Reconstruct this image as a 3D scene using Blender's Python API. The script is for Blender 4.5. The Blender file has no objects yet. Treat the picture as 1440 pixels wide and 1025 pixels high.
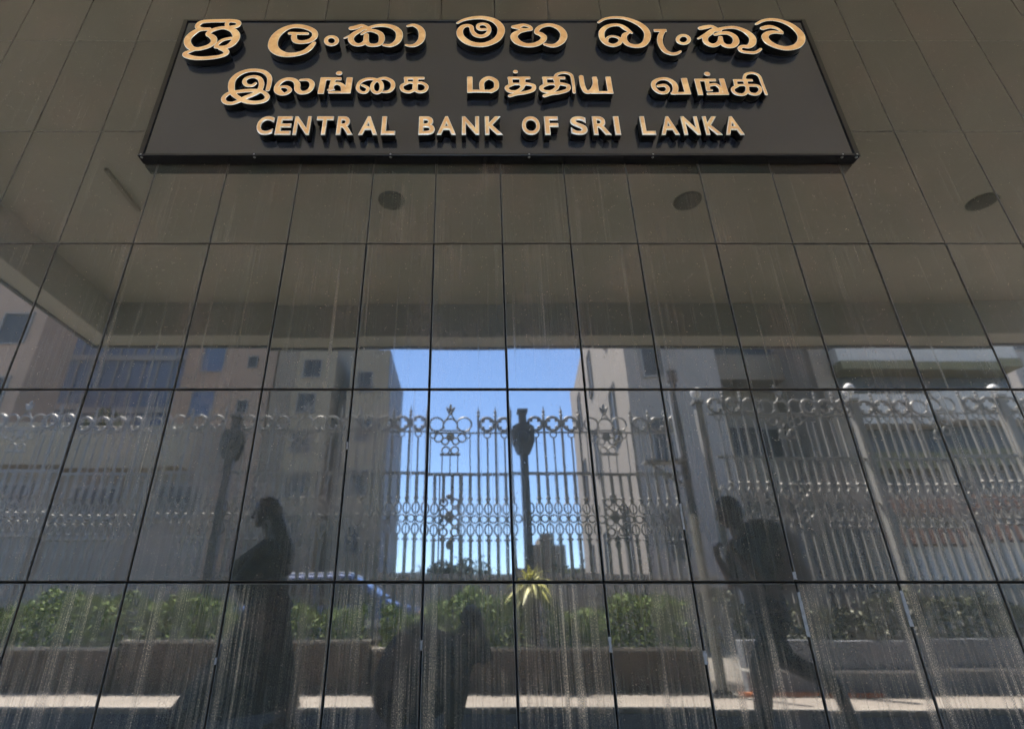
import bpy, bmesh, math, random
import numpy as np
from mathutils import Vector, Matrix, Euler
random.seed(7)
R = math.radians
scene = bpy.context.scene
COL = scene.collection

# ------------------------------------------------------------------ camera, world, sun, exposure
PITCH = R(24.99)
cam_d = bpy.data.cameras.new('camera'); cam = bpy.data.objects.new('camera', cam_d); COL.objects.link(cam)
cam.location = (0, -2.0, .75); cam.rotation_euler = (R(90) + PITCH, 0, 0)
cam_d.sensor_width = 36; cam_d.lens = 36 * 770 / 1440; cam_d.shift_x = .04375
cam_d.clip_start = .02; cam_d.clip_end = 3000
scene.camera = cam
cam_d.dof.use_dof = True; cam_d.dof.focus_distance = 2.7; cam_d.dof.aperture_fstop = 4.0

SUN = Vector((-.25, -.41, 1.0)).normalized()
world = bpy.data.worlds.new('World'); scene.world = world; world.use_nodes = True
wn = world.node_tree.nodes; wl = world.node_tree.links
sky = wn.new('ShaderNodeTexSky'); sky.sky_type = 'NISHITA'; sky.sun_disc = False
sky.sun_elevation = math.asin(SUN.z); sky.sun_rotation = math.atan2(SUN.x, SUN.y)
sky.air_density = 1.0; sky.dust_density = .0; sky.ozone_density = 3.5; sky.altitude = 2500
wl.new(sky.outputs[0], wn['Background'].inputs[0]); wn['Background'].inputs[1].default_value = .085
sd = bpy.data.lights.new('sun', 'SUN'); sd.energy = 3.8; sd.angle = R(.5); sd.color = (1, .92, .80)
so = bpy.data.objects.new('sun', sd); COL.objects.link(so)
so.rotation_euler = SUN.to_track_quat('Z', 'Y').to_euler(); so.location = (-8, -12, 30)
scene.view_settings.view_transform = 'Standard'; scene.view_settings.look = 'None'
scene.view_settings.exposure = 4.75; scene.view_settings.gamma = 1.0
try:
    scene.cycles.use_denoising = True
    scene.cycles.max_bounces = 10; scene.cycles.glossy_bounces = 5; scene.cycles.diffuse_bounces = 6
    scene.cycles.sample_clamp_indirect = 6
except Exception:
    pass

# ------------------------------------------------------------------ geometry of the view: a pixel of the 1440 px photograph seen at a distance
CP, SP = math.cos(PITCH), math.sin(PITCH)
def zd(py):
    r = (512 - py) / 770.
    return (SP + r * CP) / (CP - r * SP)
def at(px, py, d, dy=0.):
    """point of the street that the polished wall shows at that pixel, d metres away along the ground by way of the wall"""
    z = d * zd(py); dep = d * CP + z * SP
    return Vector(((px - 657) / 770. * dep, 2 - d + dy, z + .75))

# ------------------------------------------------------------------ helpers
def tag(o, label=None, cat=None, group=None, kind=None):
    if label: o['label'] = label
    if cat: o['category'] = cat
    if group: o['group'] = group
    if kind: o['kind'] = kind
    return o
def empty(name, loc=(0, 0, 0), rz=0.):
    o = bpy.data.objects.new(name, None); COL.objects.link(o); o.location = loc; o.rotation_euler = (0, 0, rz); return o

class MB:
    def __init__(s): s.bm = bmesh.new(); s.mi = 0
    def _f(s, vs):
        try:
            f = s.bm.faces.new(vs); f.material_index = s.mi; return f
        except ValueError:
            return None
    def box(s, a, b, rot=None, piv=None):
        x0, y0, z0 = a; x1, y1, z1 = b
        c = [Vector(v) for v in ((x0,y0,z0),(x1,y0,z0),(x1,y1,z0),(x0,y1,z0),(x0,y0,z1),(x1,y0,z1),(x1,y1,z1),(x0,y1,z1))]
        if rot is not None:
            p = Vector(piv) if piv is not None else sum(c, Vector()) / 8
            c = [p + rot @ (v - p) for v in c]
        v = [s.bm.verts.new(q) for q in c]
        for f in ((0,3,2,1),(4,5,6,7),(0,1,5,4),(1,2,6,5),(2,3,7,6),(3,0,4,7)): s._f([v[i] for i in f])
        return s
    def ring(s, c, ax, r, n, r2=None):
        ax = ax.normalized(); u = ax.orthogonal().normalized()
        if abs(ax.z) < .9: u = ax.cross(Vector((0, 0, 1))).normalized()
        w = ax.cross(u); r2 = r if r2 is None else r2
        return [s.bm.verts.new(c + u * (math.cos(2*math.pi*k/n) * r) + w * (math.sin(2*math.pi*k/n) * r2)) for k in range(n)]
    def bridge(s, a, b):
        n = len(a)
        for k in range(n): s._f([a[k], a[(k+1) % n], b[(k+1) % n], b[k]])
    def tube(s, pts, r, n=6, closed=False, cap=True):
        pts = [Vector(p) for p in pts]; rr = r if isinstance(r, (list, tuple)) else [r] * len(pts)
        rings = []; m = len(pts); u = None
        for i, p in enumerate(pts):
            t = (pts[(i+1) % m] - pts[i-1]) if closed else (pts[min(i+1, m-1)] - pts[max(i-1, 0)])
            t.normalize()
            if u is None: u = t.orthogonal().normalized()
            u = (u - t * u.dot(t)).normalized(); w = t.cross(u)
            rings.append([s.bm.verts.new(p + u * (math.cos(2*math.pi*k/n) * rr[i]) + w * (math.sin(2*math.pi*k/n) * rr[i])) for k in range(n)])
        for i in range(m - 1): s.bridge(rings[i], rings[i+1])
        if closed: s.bridge(rings[-1], rings[0])
        elif cap: s._f(rings[0][::-1]); s._f(rings[-1])
        return s
    def circle(s, c, r, tr, n=14, a0=0., a1=360., m=5, squash=1.):
        c = Vector(c); full = abs(a1 - a0) >= 360
        k = n if full else n + 1
        s.tube([c + Vector((math.cos(R(a0 + (a1-a0)*i/n)) * r, 0, math.sin(R(a0 + (a1-a0)*i/n)) * r * squash)) for i in range(k)], tr, m, closed=full)
        return s
    def lathe(s, c, prof, n=12):
        c = Vector(c); rings = [[s.bm.verts.new(c + Vector((math.cos(2*math.pi*k/n) * max(r, .0005), math.sin(2*math.pi*k/n) * max(r, .0005), z))) for k in range(n)] for r, z in prof]
        for a, b in zip(rings, rings[1:]): s.bridge(a, b)
        s._f(rings[0][::-1]); s._f(rings[-1]); return s
    def capsule(s, p0, p1, r0, r1, n=12):
        p0 = Vector(p0); p1 = Vector(p1); ax = p1 - p0
        if ax.length < 1e-6: ax = Vector((0, 0, 1e-4))
        u = ax.normalized(); pts = []; rr = []
        for k in range(1, 5):
            a = R(90 * (1 - k / 5)); pts.append(p0 - u * (r0 * math.sin(a))); rr.append(r0 * math.cos(a))
        pts += [p0, p1]; rr += [r0, r1]
        for k in range(1, 5):
            a = R(90 * k / 5); pts.append(p1 + u * (r1 * math.sin(a))); rr.append(r1 * math.cos(a))
        return s.tube(pts, rr, n)
    def ball(s, c, r, rot=None, n=14):
        rx, ry, rz = (r, r, r) if isinstance(r, (int, float)) else r
        M = Matrix.Translation(Vector(c)) @ ((rot.to_matrix().to_4x4() if rot is not None else Matrix()) @ Matrix.Diagonal((rx, ry, rz, 1)))
        bmesh.ops.create_uvsphere(s.bm, u_segments=n, v_segments=max(6, n // 2 + 1), radius=1, matrix=M); return s
    def prism(s, poly, y0, y1):
        """outline in x-z, thickness along y"""
        a = [s.bm.verts.new((x, y0, z)) for x, z in poly]; b = [s.bm.verts.new((x, y1, z)) for x, z in poly]
        s._f(a); s._f(b[::-1]); s.bridge(b, a); return s
    def build(s, name, mats, parent=None, smooth=False, remesh=0., bevel=0.):
        bmesh.ops.recalc_face_normals(s.bm, faces=s.bm.faces)
        me = bpy.data.meshes.new(name); s.bm.to_mesh(me); s.bm.free()
        for m in (mats if isinstance(mats, (list, tuple)) else [mats]): me.materials.append(m)
        if smooth:
            for p in me.polygons: p.use_smooth = True
        o = bpy.data.objects.new(name, me); COL.objects.link(o)
        if parent is not None: o.parent = parent
        if remesh:
            md = o.modifiers.new('remesh', 'REMESH'); md.mode = 'VOXEL'; md.voxel_size = remesh; md.use_smooth_shade = True
            sm = o.modifiers.new('smooth', 'SMOOTH'); sm.factor = .5; sm.iterations = 4
        if bevel:
            bv = o.modifiers.new('bevel', 'BEVEL'); bv.width = bevel; bv.segments = 2; bv.limit_method = 'ANGLE'
        return o

def copy_tree(o, parent=None):
    c = o.copy(); COL.objects.link(c)
    if parent is not None: c.parent = parent
    for ch in list(o.children): copy_tree(ch, c)
    return c

# ------------------------------------------------------------------ materials
def mat(name, col, rough=.7, var=.15, scale=6., metal=0., spec=.5, bump=0., bscale=40., col2=None):
    m = bpy.data.materials.new(name); m.use_nodes = True; n = m.node_tree.nodes; l = m.node_tree.links; b = n['Principled BSDF']
    tc = n.new('ShaderNodeTexCoord'); nz = n.new('ShaderNodeTexNoise'); nz.inputs['Scale'].default_value = scale; nz.inputs['Detail'].default_value = 6
    nz.inputs['Roughness'].default_value = .65
    l.new(tc.outputs['Object'], nz.inputs['Vector'])
    rp = n.new('ShaderNodeValToRGB'); rp.color_ramp.elements[0].position = .3; rp.color_ramp.elements[1].position = .72
    c2 = col2 or tuple(min(1, c * (1 + var)) for c in col); c1 = tuple(c * (1 - var) for c in col) if not col2 else col
    rp.color_ramp.elements[0].color = (*c1, 1); rp.color_ramp.elements[1].color = (*c2, 1)
    l.new(nz.outputs[0], rp.inputs[0]); l.new(rp.outputs[0], b.inputs['Base Color'])
    b.inputs['Roughness'].default_value = rough; b.inputs['Metallic'].default_value = metal; b.inputs['Specular IOR Level'].default_value = spec
    if bump:
        n2 = n.new('ShaderNodeTexNoise'); n2.inputs['Scale'].default_value = bscale; n2.inputs['Detail'].default_value = 4
        l.new(tc.outputs['Object'], n2.inputs['Vector'])
        bp = n.new('ShaderNodeBump'); bp.inputs['Strength'].default_value = bump; bp.inputs['Distance'].default_value = .02
        l.new(n2.outputs[0], bp.inputs['Height']); l.new(bp.outputs[0], b.inputs['Normal'])
    return m

class NT:
    """small node-graph writer"""
    def __init__(s, m): s.n = m.node_tree.nodes; s.l = m.node_tree.links
    def _in(s, sock, v):
        if hasattr(v, 'links'): s.l.new(v, sock)
        else: sock.default_value = v
    def math(s, op, a, b=0., clamp=False):
        k = s.n.new('ShaderNodeMath'); k.operation = op; k.use_clamp = clamp; s._in(k.inputs[0], a); s._in(k.inputs[1], b); return k.outputs[0]
    def comb(s, x, y, z):
        k = s.n.new('ShaderNodeCombineXYZ'); s._in(k.inputs[0], x); s._in(k.inputs[1], y); s._in(k.inputs[2], z); return k.outputs[0]
    def noise(s, vec, scale=1., detail=4., rough=.6, dist=0.):
        k = s.n.new('ShaderNodeTexNoise'); s.l.new(vec, k.inputs['Vector']); k.inputs['Scale'].default_value = scale; k.inputs['Detail'].default_value = detail
        k.inputs['Roughness'].default_value = rough; k.inputs['Distortion'].default_value = dist; return k.outputs[0]
    def ss(s, v, a, b, lo=0., hi=1.):
        k = s.n.new('ShaderNodeMapRange'); k.interpolation_type = 'SMOOTHSTEP'; s._in(k.inputs[0], v); k.inputs[1].default_value = a; k.inputs[2].default_value = b
        k.inputs[3].default_value = lo; k.inputs[4].default_value = hi; return k.outputs[0]
    def mix(s, f, a, b):
        k = s.n.new('ShaderNodeMix'); k.data_type = 'RGBA'; s._in(k.inputs[0], f)
        for i, v in ((6, a), (7, b)):
            if hasattr(v, 'links'): s.l.new(v, k.inputs[i])
            else: k.inputs[i].default_value = (*v, 1)
        return k.outputs[2]
    def mixf(s, f, a, b):
        k = s.n.new('ShaderNodeMix'); s._in(k.inputs[0], f); s._in(k.inputs[2], a); s._in(k.inputs[3], b); return k.outputs[0]

def granite():
    m = bpy.data.materials.new('polished granite'); m.use_nodes = True; t = NT(m); n = t.n; b = n['Principled BSDF']
    tc = n.new('ShaderNodeTexCoord'); sp = n.new('ShaderNodeSeparateXYZ'); t.l.new(tc.outputs['Object'], sp.inputs[0]); x, y, z = sp.outputs
    at_ = n.new('ShaderNodeAttribute'); at_.attribute_name = 'slab'; sl = at_.outputs['Fac']
    # stone: fine grain, slab to slab tone
    grain = t.noise(tc.outputs['Object'], 420., 3., .7)
    cloud = t.noise(tc.outputs['Object'], 3.2, 5., .6)
    c0 = t.mix(t.ss(grain, .35, .7), (.0045, .005, .0038), (.017, .018, .012))
    c0 = t.mix(t.math('MULTIPLY', t.ss(cloud, .42, .70), .6), c0, (.034, .021, .015))
    # dust: runs of dried water, stronger on the lower courses, broken into specks
    low = t.math('ADD', t.ss(z, .80, .90, 1.6, .0), t.math('ADD', t.ss(z, 1.1, 1.62, .42, .22), t.ss(z, 2.2, 2.9, .10, -.08)))
    xo = t.math('ADD', t.math('MULTIPLY', sl, 13.), x)
    wob = t.math('MULTIPLY', t.noise(t.comb(t.math('MULTIPLY', x, 4.), sl, t.math('MULTIPLY', z, 3.)), 1., 2.), .008)
    xw = t.math('ADD', xo, wob)
    cols = t.ss(t.noise(t.comb(t.math('MULTIPLY', xw, 6.5), 3., t.math('MULTIPLY', z, .35)), 1., 3., .6), .38, .72)
    run1 = t.ss(t.noise(t.comb(t.math('MULTIPLY', xw, 34.), 1., t.math('MULTIPLY', z, .5)), 1., 3., .7), .46, .74)
    run2 = t.ss(t.noise(t.comb(t.math('MULTIPLY', xw, 130.), 7., t.math('MULTIPLY', z, 1.1)), 1., 3., .7), .44, .72)
    spk = t.ss(t.noise(t.comb(t.math('MULTIPLY', x, 520.), 2., t.math('MULTIPLY', z, 230.)), 1., 3., .75), .50, .68)
    runs = t.math('MULTIPLY', t.math('ADD', t.math('MULTIPLY', run1, .55), t.math('MULTIPLY', run2, t.math('ADD', run1, .35))), t.math('ADD', t.math('MULTIPLY', cols, .95), .12))
    patch = t.ss(t.noise(t.comb(t.math('MULTIPLY', xw, 3.1), 21., t.math('MULTIPLY', z, 2.6)), 1., 4., .6, .6), .34, .64)
    runs = t.math('MULTIPLY', runs, t.math('ADD', t.math('MULTIPLY', patch, 1.1), .12))
    dust = t.math('MULTIPLY', t.math('MULTIPLY', runs, low), t.math('ADD', t.math('MULTIPLY', spk, 2.3), .10))
    # a few long pale runs that stand out over several courses
    long_ = t.math('MULTIPLY', t.ss(t.noise(t.comb(t.math('MULTIPLY', xw, 42.), 11., t.math('MULTIPLY', z, .35)), 1., 2., .6), .62, .74), t.math('ADD', t.math('MULTIPLY', spk, .8), .1))
    dust = t.math('ADD', dust, t.math('MULTIPLY', long_, t.ss(z, 1.9, 2.6, .55, .10)))
    film = t.math('ADD', t.math('MULTIPLY', t.noise(t.comb(t.math('MULTIPLY', x, 3.), sl, t.math('MULTIPLY', z, 1.2)), 1., 4., .6), .045), t.math('ADD', t.math('MULTIPLY', sl, .012), .006))
    blot = t.ss(t.noise(t.comb(t.math('MULTIPLY', x, .9), 2., t.math('MULTIPLY', z, .6)), 1., 5., .62, .4), .38, .66)
    film = t.math('MULTIPLY', film, t.math('ADD', t.math('MULTIPLY', blot, .8), .45))
    film = t.math('ADD', film, t.math('MULTIPLY', t.ss(z, .55, 2.35, .024, .0), t.math('ADD', t.math('MULTIPLY', t.noise(t.comb(t.math('MULTIPLY', xw, 9.), 5., t.math('MULTIPLY', z, 1.1)), 1., 4., .65), 1.1), .40)))
    film = t.math('ADD', film, t.math('MULTIPLY', t.math('MULTIPLY', cols, t.ss(run1, .0, .8, .35, 1.)), t.ss(z, .8, 3.2, .04, .014)))
    vo = n.new('ShaderNodeTexVoronoi'); t.l.new(tc.outputs['Object'], vo.inputs['Vector']); vo.inputs['Scale'].default_value = 95.
    dots = t.math('MULTIPLY', t.ss(vo.outputs['Distance'], .06, .22, 1., 0.), t.ss(t.noise(tc.outputs['Object'], 31., 2.), .50, .66))
    dust = t.math('MAXIMUM', dust, t.math('MULTIPLY', dots, .42))
    tot = t.math('ADD', dust, film, True)
    tint = t.mix(t.noise(t.comb(t.math('MULTIPLY', x, 60.), 0., t.math('MULTIPLY', z, 20.)), 1., 3.), (.33, .215, .12), (.40, .31, .20))
    tint = t.mix(t.ss(dust, .02, .25), (.25, .245, .205), tint)
    t.l.new(t.mix(tot, c0, tint), b.inputs['Base Color'])
    t.l.new(t.mixf(t.math('MULTIPLY', dust, 1.2, True), .022, .55), b.inputs['Roughness'])
    t.l.new(t.mixf(dust, 1.0, .15), b.inputs['Specular IOR Level'])
    b.inputs['Coat Weight'].default_value = .12; b.inputs['Coat Roughness'].default_value = .30; b.inputs['Coat IOR'].default_value = 1.5
    wv = t.noise(t.comb(x, y, z), 5.0, 2., .5)
    bp = n.new('ShaderNodeBump'); bp.inputs['Strength'].default_value = 1.; bp.inputs['Distance'].default_value = .00008
    t.l.new(wv, bp.inputs['Height']); t.l.new(bp.outputs[0], b.inputs['Normal'])
    return m

def brass():
    m = bpy.data.materials.new('worn brass face'); m.use_nodes = True; t = NT(m); n = t.n; b = n['Principled BSDF']
    tc = n.new('ShaderNodeTexCoord'); big = t.noise(tc.outputs['Object'], 22., 4.); fine = t.noise(tc.outputs['Object'], 170., 3., .7)
    c = t.mix(t.ss(big, .35, .7), (.58, .31, .115), (.66, .39, .16))
    c = t.mix(t.math('MULTIPLY', t.ss(fine, .52, .75), .5), c, (.60, .47, .31))
    oi = n.new('ShaderNodeObjectInfo'); c = t.mix(t.math('MULTIPLY', oi.outputs['Random'], .22), c, (.36, .19, .07))
    c = t.mix(t.math('MULTIPLY', t.ss(t.noise(tc.outputs['Object'], 9., 3.), .50, .62), .5), c, (.80, .55, .27))
    t.l.new(c, b.inputs['Base Color']); b.inputs['Metallic'].default_value = .3; b.inputs['Roughness'].default_value = .45
    return m

M = {}
M['granite'] = granite(); M['brass'] = brass()
M['grout'] = mat('joint edge', (.055, .048, .038), .8, .5, 30.)
M['backing'] = mat('joint shadow gap', (.004, .004, .004), .9)
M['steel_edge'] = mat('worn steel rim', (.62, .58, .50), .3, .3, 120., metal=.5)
M['letter_side'] = mat('near black letter side', (.003, .003, .003), .5, spec=.1)  # letter sides get a near-black base colour
M['board'] = mat('black sign panel', (.0085, .0105, .0145), .16, .1, 8., spec=1.)
M['board_rim'] = mat('black sign rim', (.004, .004, .0045), .25, spec=.4)
M['screw'] = mat('screw head', (.12, .12, .11), .35, metal=.6)
M['sealant'] = mat('grey sealant', (.13, .125, .115), .7, .35, 60.)
M['soffit'] = mat('cream soffit paint', (.35, .325, .265), .8, .07, 1.2)
M['beam'] = mat('cream beam paint', (.36, .34, .285), .8, .08, 1.5)
M['lamp_dark'] = mat('dark lamp recess', (.035, .028, .018), .8, .08, 3.)
M['asphalt'] = mat('asphalt', (.045, .047, .052), .85, .35, 3., bump=.3, bscale=60.)
M['dusty_road'] = mat('dusty road surface', (.15, .135, .115), .9, .2, 1.2, bump=.2)
M['paving'] = mat('concrete paving', (.23, .205, .185), .85, .18, 1.6, bump=.2)
M['kerb'] = mat('kerb stone', (.36, .34, .31), .85, .2, 4.)
M['orange'] = mat('orange kerb paint', (.55, .16, .03), .7, .25, 9.)
M['planter'] = mat('brown planter render', (.105, .078, .060), .85, .3, 3., bump=.3)
M['soil'] = mat('soil', (.06, .045, .03), .95, .3, 9.)
M['leaf'] = mat('hedge leaf', (.065, .11, .02), .8, .4, 9., col2=(.17, .25, .05))
M['leaf_dim'] = mat('olive shrub leaf', (.045, .055, .022), .55, .4, 9., col2=(.10, .11, .045))
M['leaf_spiky'] = mat('spiky leaf', (.32, .34, .07), .5, .3, 7., col2=(.55, .52, .14))
M['leaf_far'] = mat('tree leaf', (.025, .038, .017), .85, .4, 3., spec=.2, col2=(.05, .07, .026))
M['bark'] = mat('bark', (.09, .07, .05), .9, .3, 9.)
M['iron'] = mat('grey painted iron', (.30, .295, .285), .5, .25, 5.)
M['iron_light'] = mat('pale painted steel', (.26, .255, .245), .45, .2, 4.)
M['iron_dark'] = mat('dark painted iron', (.085, .085, .085), .5, .25, 5.)
M['pole_grey'] = mat('dull pole paint', (.055, .055, .052), .9, .2, 6., spec=.1)
M['pale_band'] = mat('pale balcony paint', (.42, .39, .35), .8, .12, 1.)
M['white_ball'] = mat('white finial', (.80, .79, .76), .35, .05)
M['blue_wall'] = mat('blue grey wall paint and side shade', (.20, .215, .25), .7, .15, 2.)
M['ledge'] = mat('pale ledge', (.55, .55, .54), .7, .1, 3.)
M['pink'] = mat('pink beige render', (.31, .215, .155), .85, .1, .6)
M['tan'] = mat('tan render', (.28, .225, .155), .85, .1, .5)
M['brown'] = mat('brown recess paint', (.20, .16, .12), .8, .15, 1.)
M['greyw'] = mat('pale grey render', (.25, .225, .205), .85, .1, .5)
M['lightgrey'] = mat('light grey render', (.25, .22, .185), .85, .1, .5)
M['glass_blue'] = mat('blue grey glass wall', (.10, .135, .205), .6, .12, .4, spec=.3)
M['glass_dark'] = mat('dark window glass', (.05, .05, .05), .4, .1, 2., spec=.3)
M['olive'] = mat('olive band paint', (.13, .115, .055), .8, .2, 1.)
M['brick'] = mat('orange brick band', (.30, .13, .07), .85, .25, 3.)
M['frame'] = mat('window frame paint', (.22, .21, .20), .6)
M['car_blue'] = mat('blue car paint', (.07, .13, .34), .3, .05, spec=.8)
M['car_white'] = mat('white car paint', (.45, .47, .52), .2, .05, spec=.8)
M['rubber'] = mat('tyre rubber', (.02, .02, .02), .8)
M['rim'] = mat('wheel rim', (.5, .5, .5), .3, metal=.7)
M['lens'] = mat('lamp lens', (.7, .7, .68), .1)
M['skin'] = mat('brown skin', (.16, .085, .055), .5, .08, 8.)
M['hair'] = mat('black hair', (.009, .008, .007), .45, .3, 30.)
M['dark_cloth'] = mat('dark cloth', (.012, .011, .010), .85, .45, 14., bump=.3)
M['navy_cloth'] = mat('dark trousers cloth', (.012, .011, .012), .85, .3, 14., bump=.3)
M['shirt'] = mat('grey shirt cloth', (.06, .06, .065), .85, .15, 14., bump=.2)
M['shawl'] = mat('dark shawl cloth', (.018, .016, .014), .85, .3, 14., bump=.3)
M['pack'] = mat('black backpack nylon', (.016, .016, .018), .6, .3, 20., bump=.2)
M['shoe'] = mat('dark shoe leather', (.02, .016, .014), .5)
M['black'] = mat('black plastic', (.012, .012, .012), .4)

# ------------------------------------------------------------------ ground
def sheet(name, x0, x1, y0, y1, z, m, kind='structure'):
    b = MB(); b._f([b.bm.verts.new(v) for v in ((x0, y0, z), (x1, y0, z), (x1, y1, z), (x0, y1, z))])
    return tag(b.build(name, m), kind=kind)
sheet('ground', -1500, 1500, -2500, 40, 0., M['dusty_road'])
sheet('forecourt', -40, 40, -3.63, -.0, .004, M['asphalt'])
sheet('pavement', -60, 60, -5.08, -3.62, .006, M['paving'])
b = MB(); b.box((-60, -3.74, .0), (60, -3.62, .05)); tag(b.build('kerb', M['kerb'], bevel=.01), kind='structure')
sheet('road', -200, 200, -13.9, -7.6, .004, M['dusty_road'])
b = MB(); b.box((-200, -15.2, 0), (200, -14.0, .14)); tag(b.build('far_pavement', M['paving']), kind='structure')

# ------------------------------------------------------------------ the polished wall (slabs with open joints)
seam_x = [-1.838, -1.501, -1.157, -.8095, -.452, -.1495, .1585, .465, .767, 1.118, 1.465, 1.8055, 2.147]
while seam_x[0] > -8.2: seam_x.insert(0, seam_x[0] - .3435)
while seam_x[-1] < 11.: seam_x.append(seam_x[-1] + .3435)
seam_z = [.0, .1585, .866, 1.5735, 2.281, 2.973, 3.665, 4.36, 5.06]
wall = MB(); G = .0034; CH = .0022
lay = wall.bm.faces.layers.float.new('slab')
for i in range(len(seam_x) - 1):
    for k in range(len(seam_z) - 1):
        x0, x1 = seam_x[i] + G, seam_x[i+1] - G; z0, z1 = seam_z[k] + G * 1.1, seam_z[k+1] - G * 1.1
        upper = 1 if k >= 4 else 0
        if upper: x0 -= .0013; x1 += .0013; z0 -= .0015; z1 += .0015
        ax, az = random.gauss(0, R(.07)), random.gauss(0, R(.07)); off = random.gauss(0, .0004)
        cx, cz = (x0 + x1) / 2, (z0 + z1) / 2
        def yy(x, z): return off + math.tan(az) * (x - cx) + math.tan(ax) * (z - cz)
        fr = [wall.bm.verts.new((x, yy(x, z), z)) for x, z in ((x0+CH, z0+CH), (x1-CH, z0+CH), (x1-CH, z1-CH), (x0+CH, z1-CH))]
        ed = [wall.bm.verts.new((x, yy(x, z) + CH, z)) for x, z in ((x0, z0), (x1, z0), (x1, z1), (x0, z1))]
        bk = [wall.bm.verts.new((x, .03, z)) for x, z in ((x0, z0), (x1, z0), (x1, z1), (x0, z1))]
        wall.mi = 0; fs = [wall._f(fr)]
        wall.mi = 1
        for q in range(4):
            fs.append(wall._f([ed[q], ed[(q+1) % 4], fr[(q+1) % 4], fr[q]])); fs.append(wall._f([bk[q], bk[(q+1) % 4], ed[(q+1) % 4], ed[q]]))
        v = random.random()
        for f in fs:
            if f: f[lay] = v
w_o = wall.build('granite_wall', [M['granite'], M['grout']])
tag(w_o, 'dark polished granite wall of tall slabs with streaks of dust, mirroring the street', 'wall')
b = MB(); b.box((-8.3, .031, 0), (11.2, .30, 5.06)); b.build('wall_backing', M['backing'], w_o)
for px_, z0, z1, wd in ((.4655, .655, .70, .010), (-.1495, .66, .69, .008), (.7685, .62, .66, .012), (1.118, .70, .835, .010), (1.4655, .73, .84, .012), (.767, 1.04, 1.13, .007), (1.1185, .875, .90, .012), (-.452, 1.33, 1.36, .006), (-.8095, .62, .64, .008)):
    q = MB(); n_ = 5
    for s_ in range(n_):
        a = z0 + (z1 - z0) * s_ / n_; ww = wd * random.uniform(.35, .55)
        q.box((px_ - ww, -.0010 - .0009 * random.random(), a - .0004 * s_), (px_ + ww, .02, a + (z1 - z0) / n_))
    q.build('sealant_smear', M['sealant'], w_o)

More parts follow.
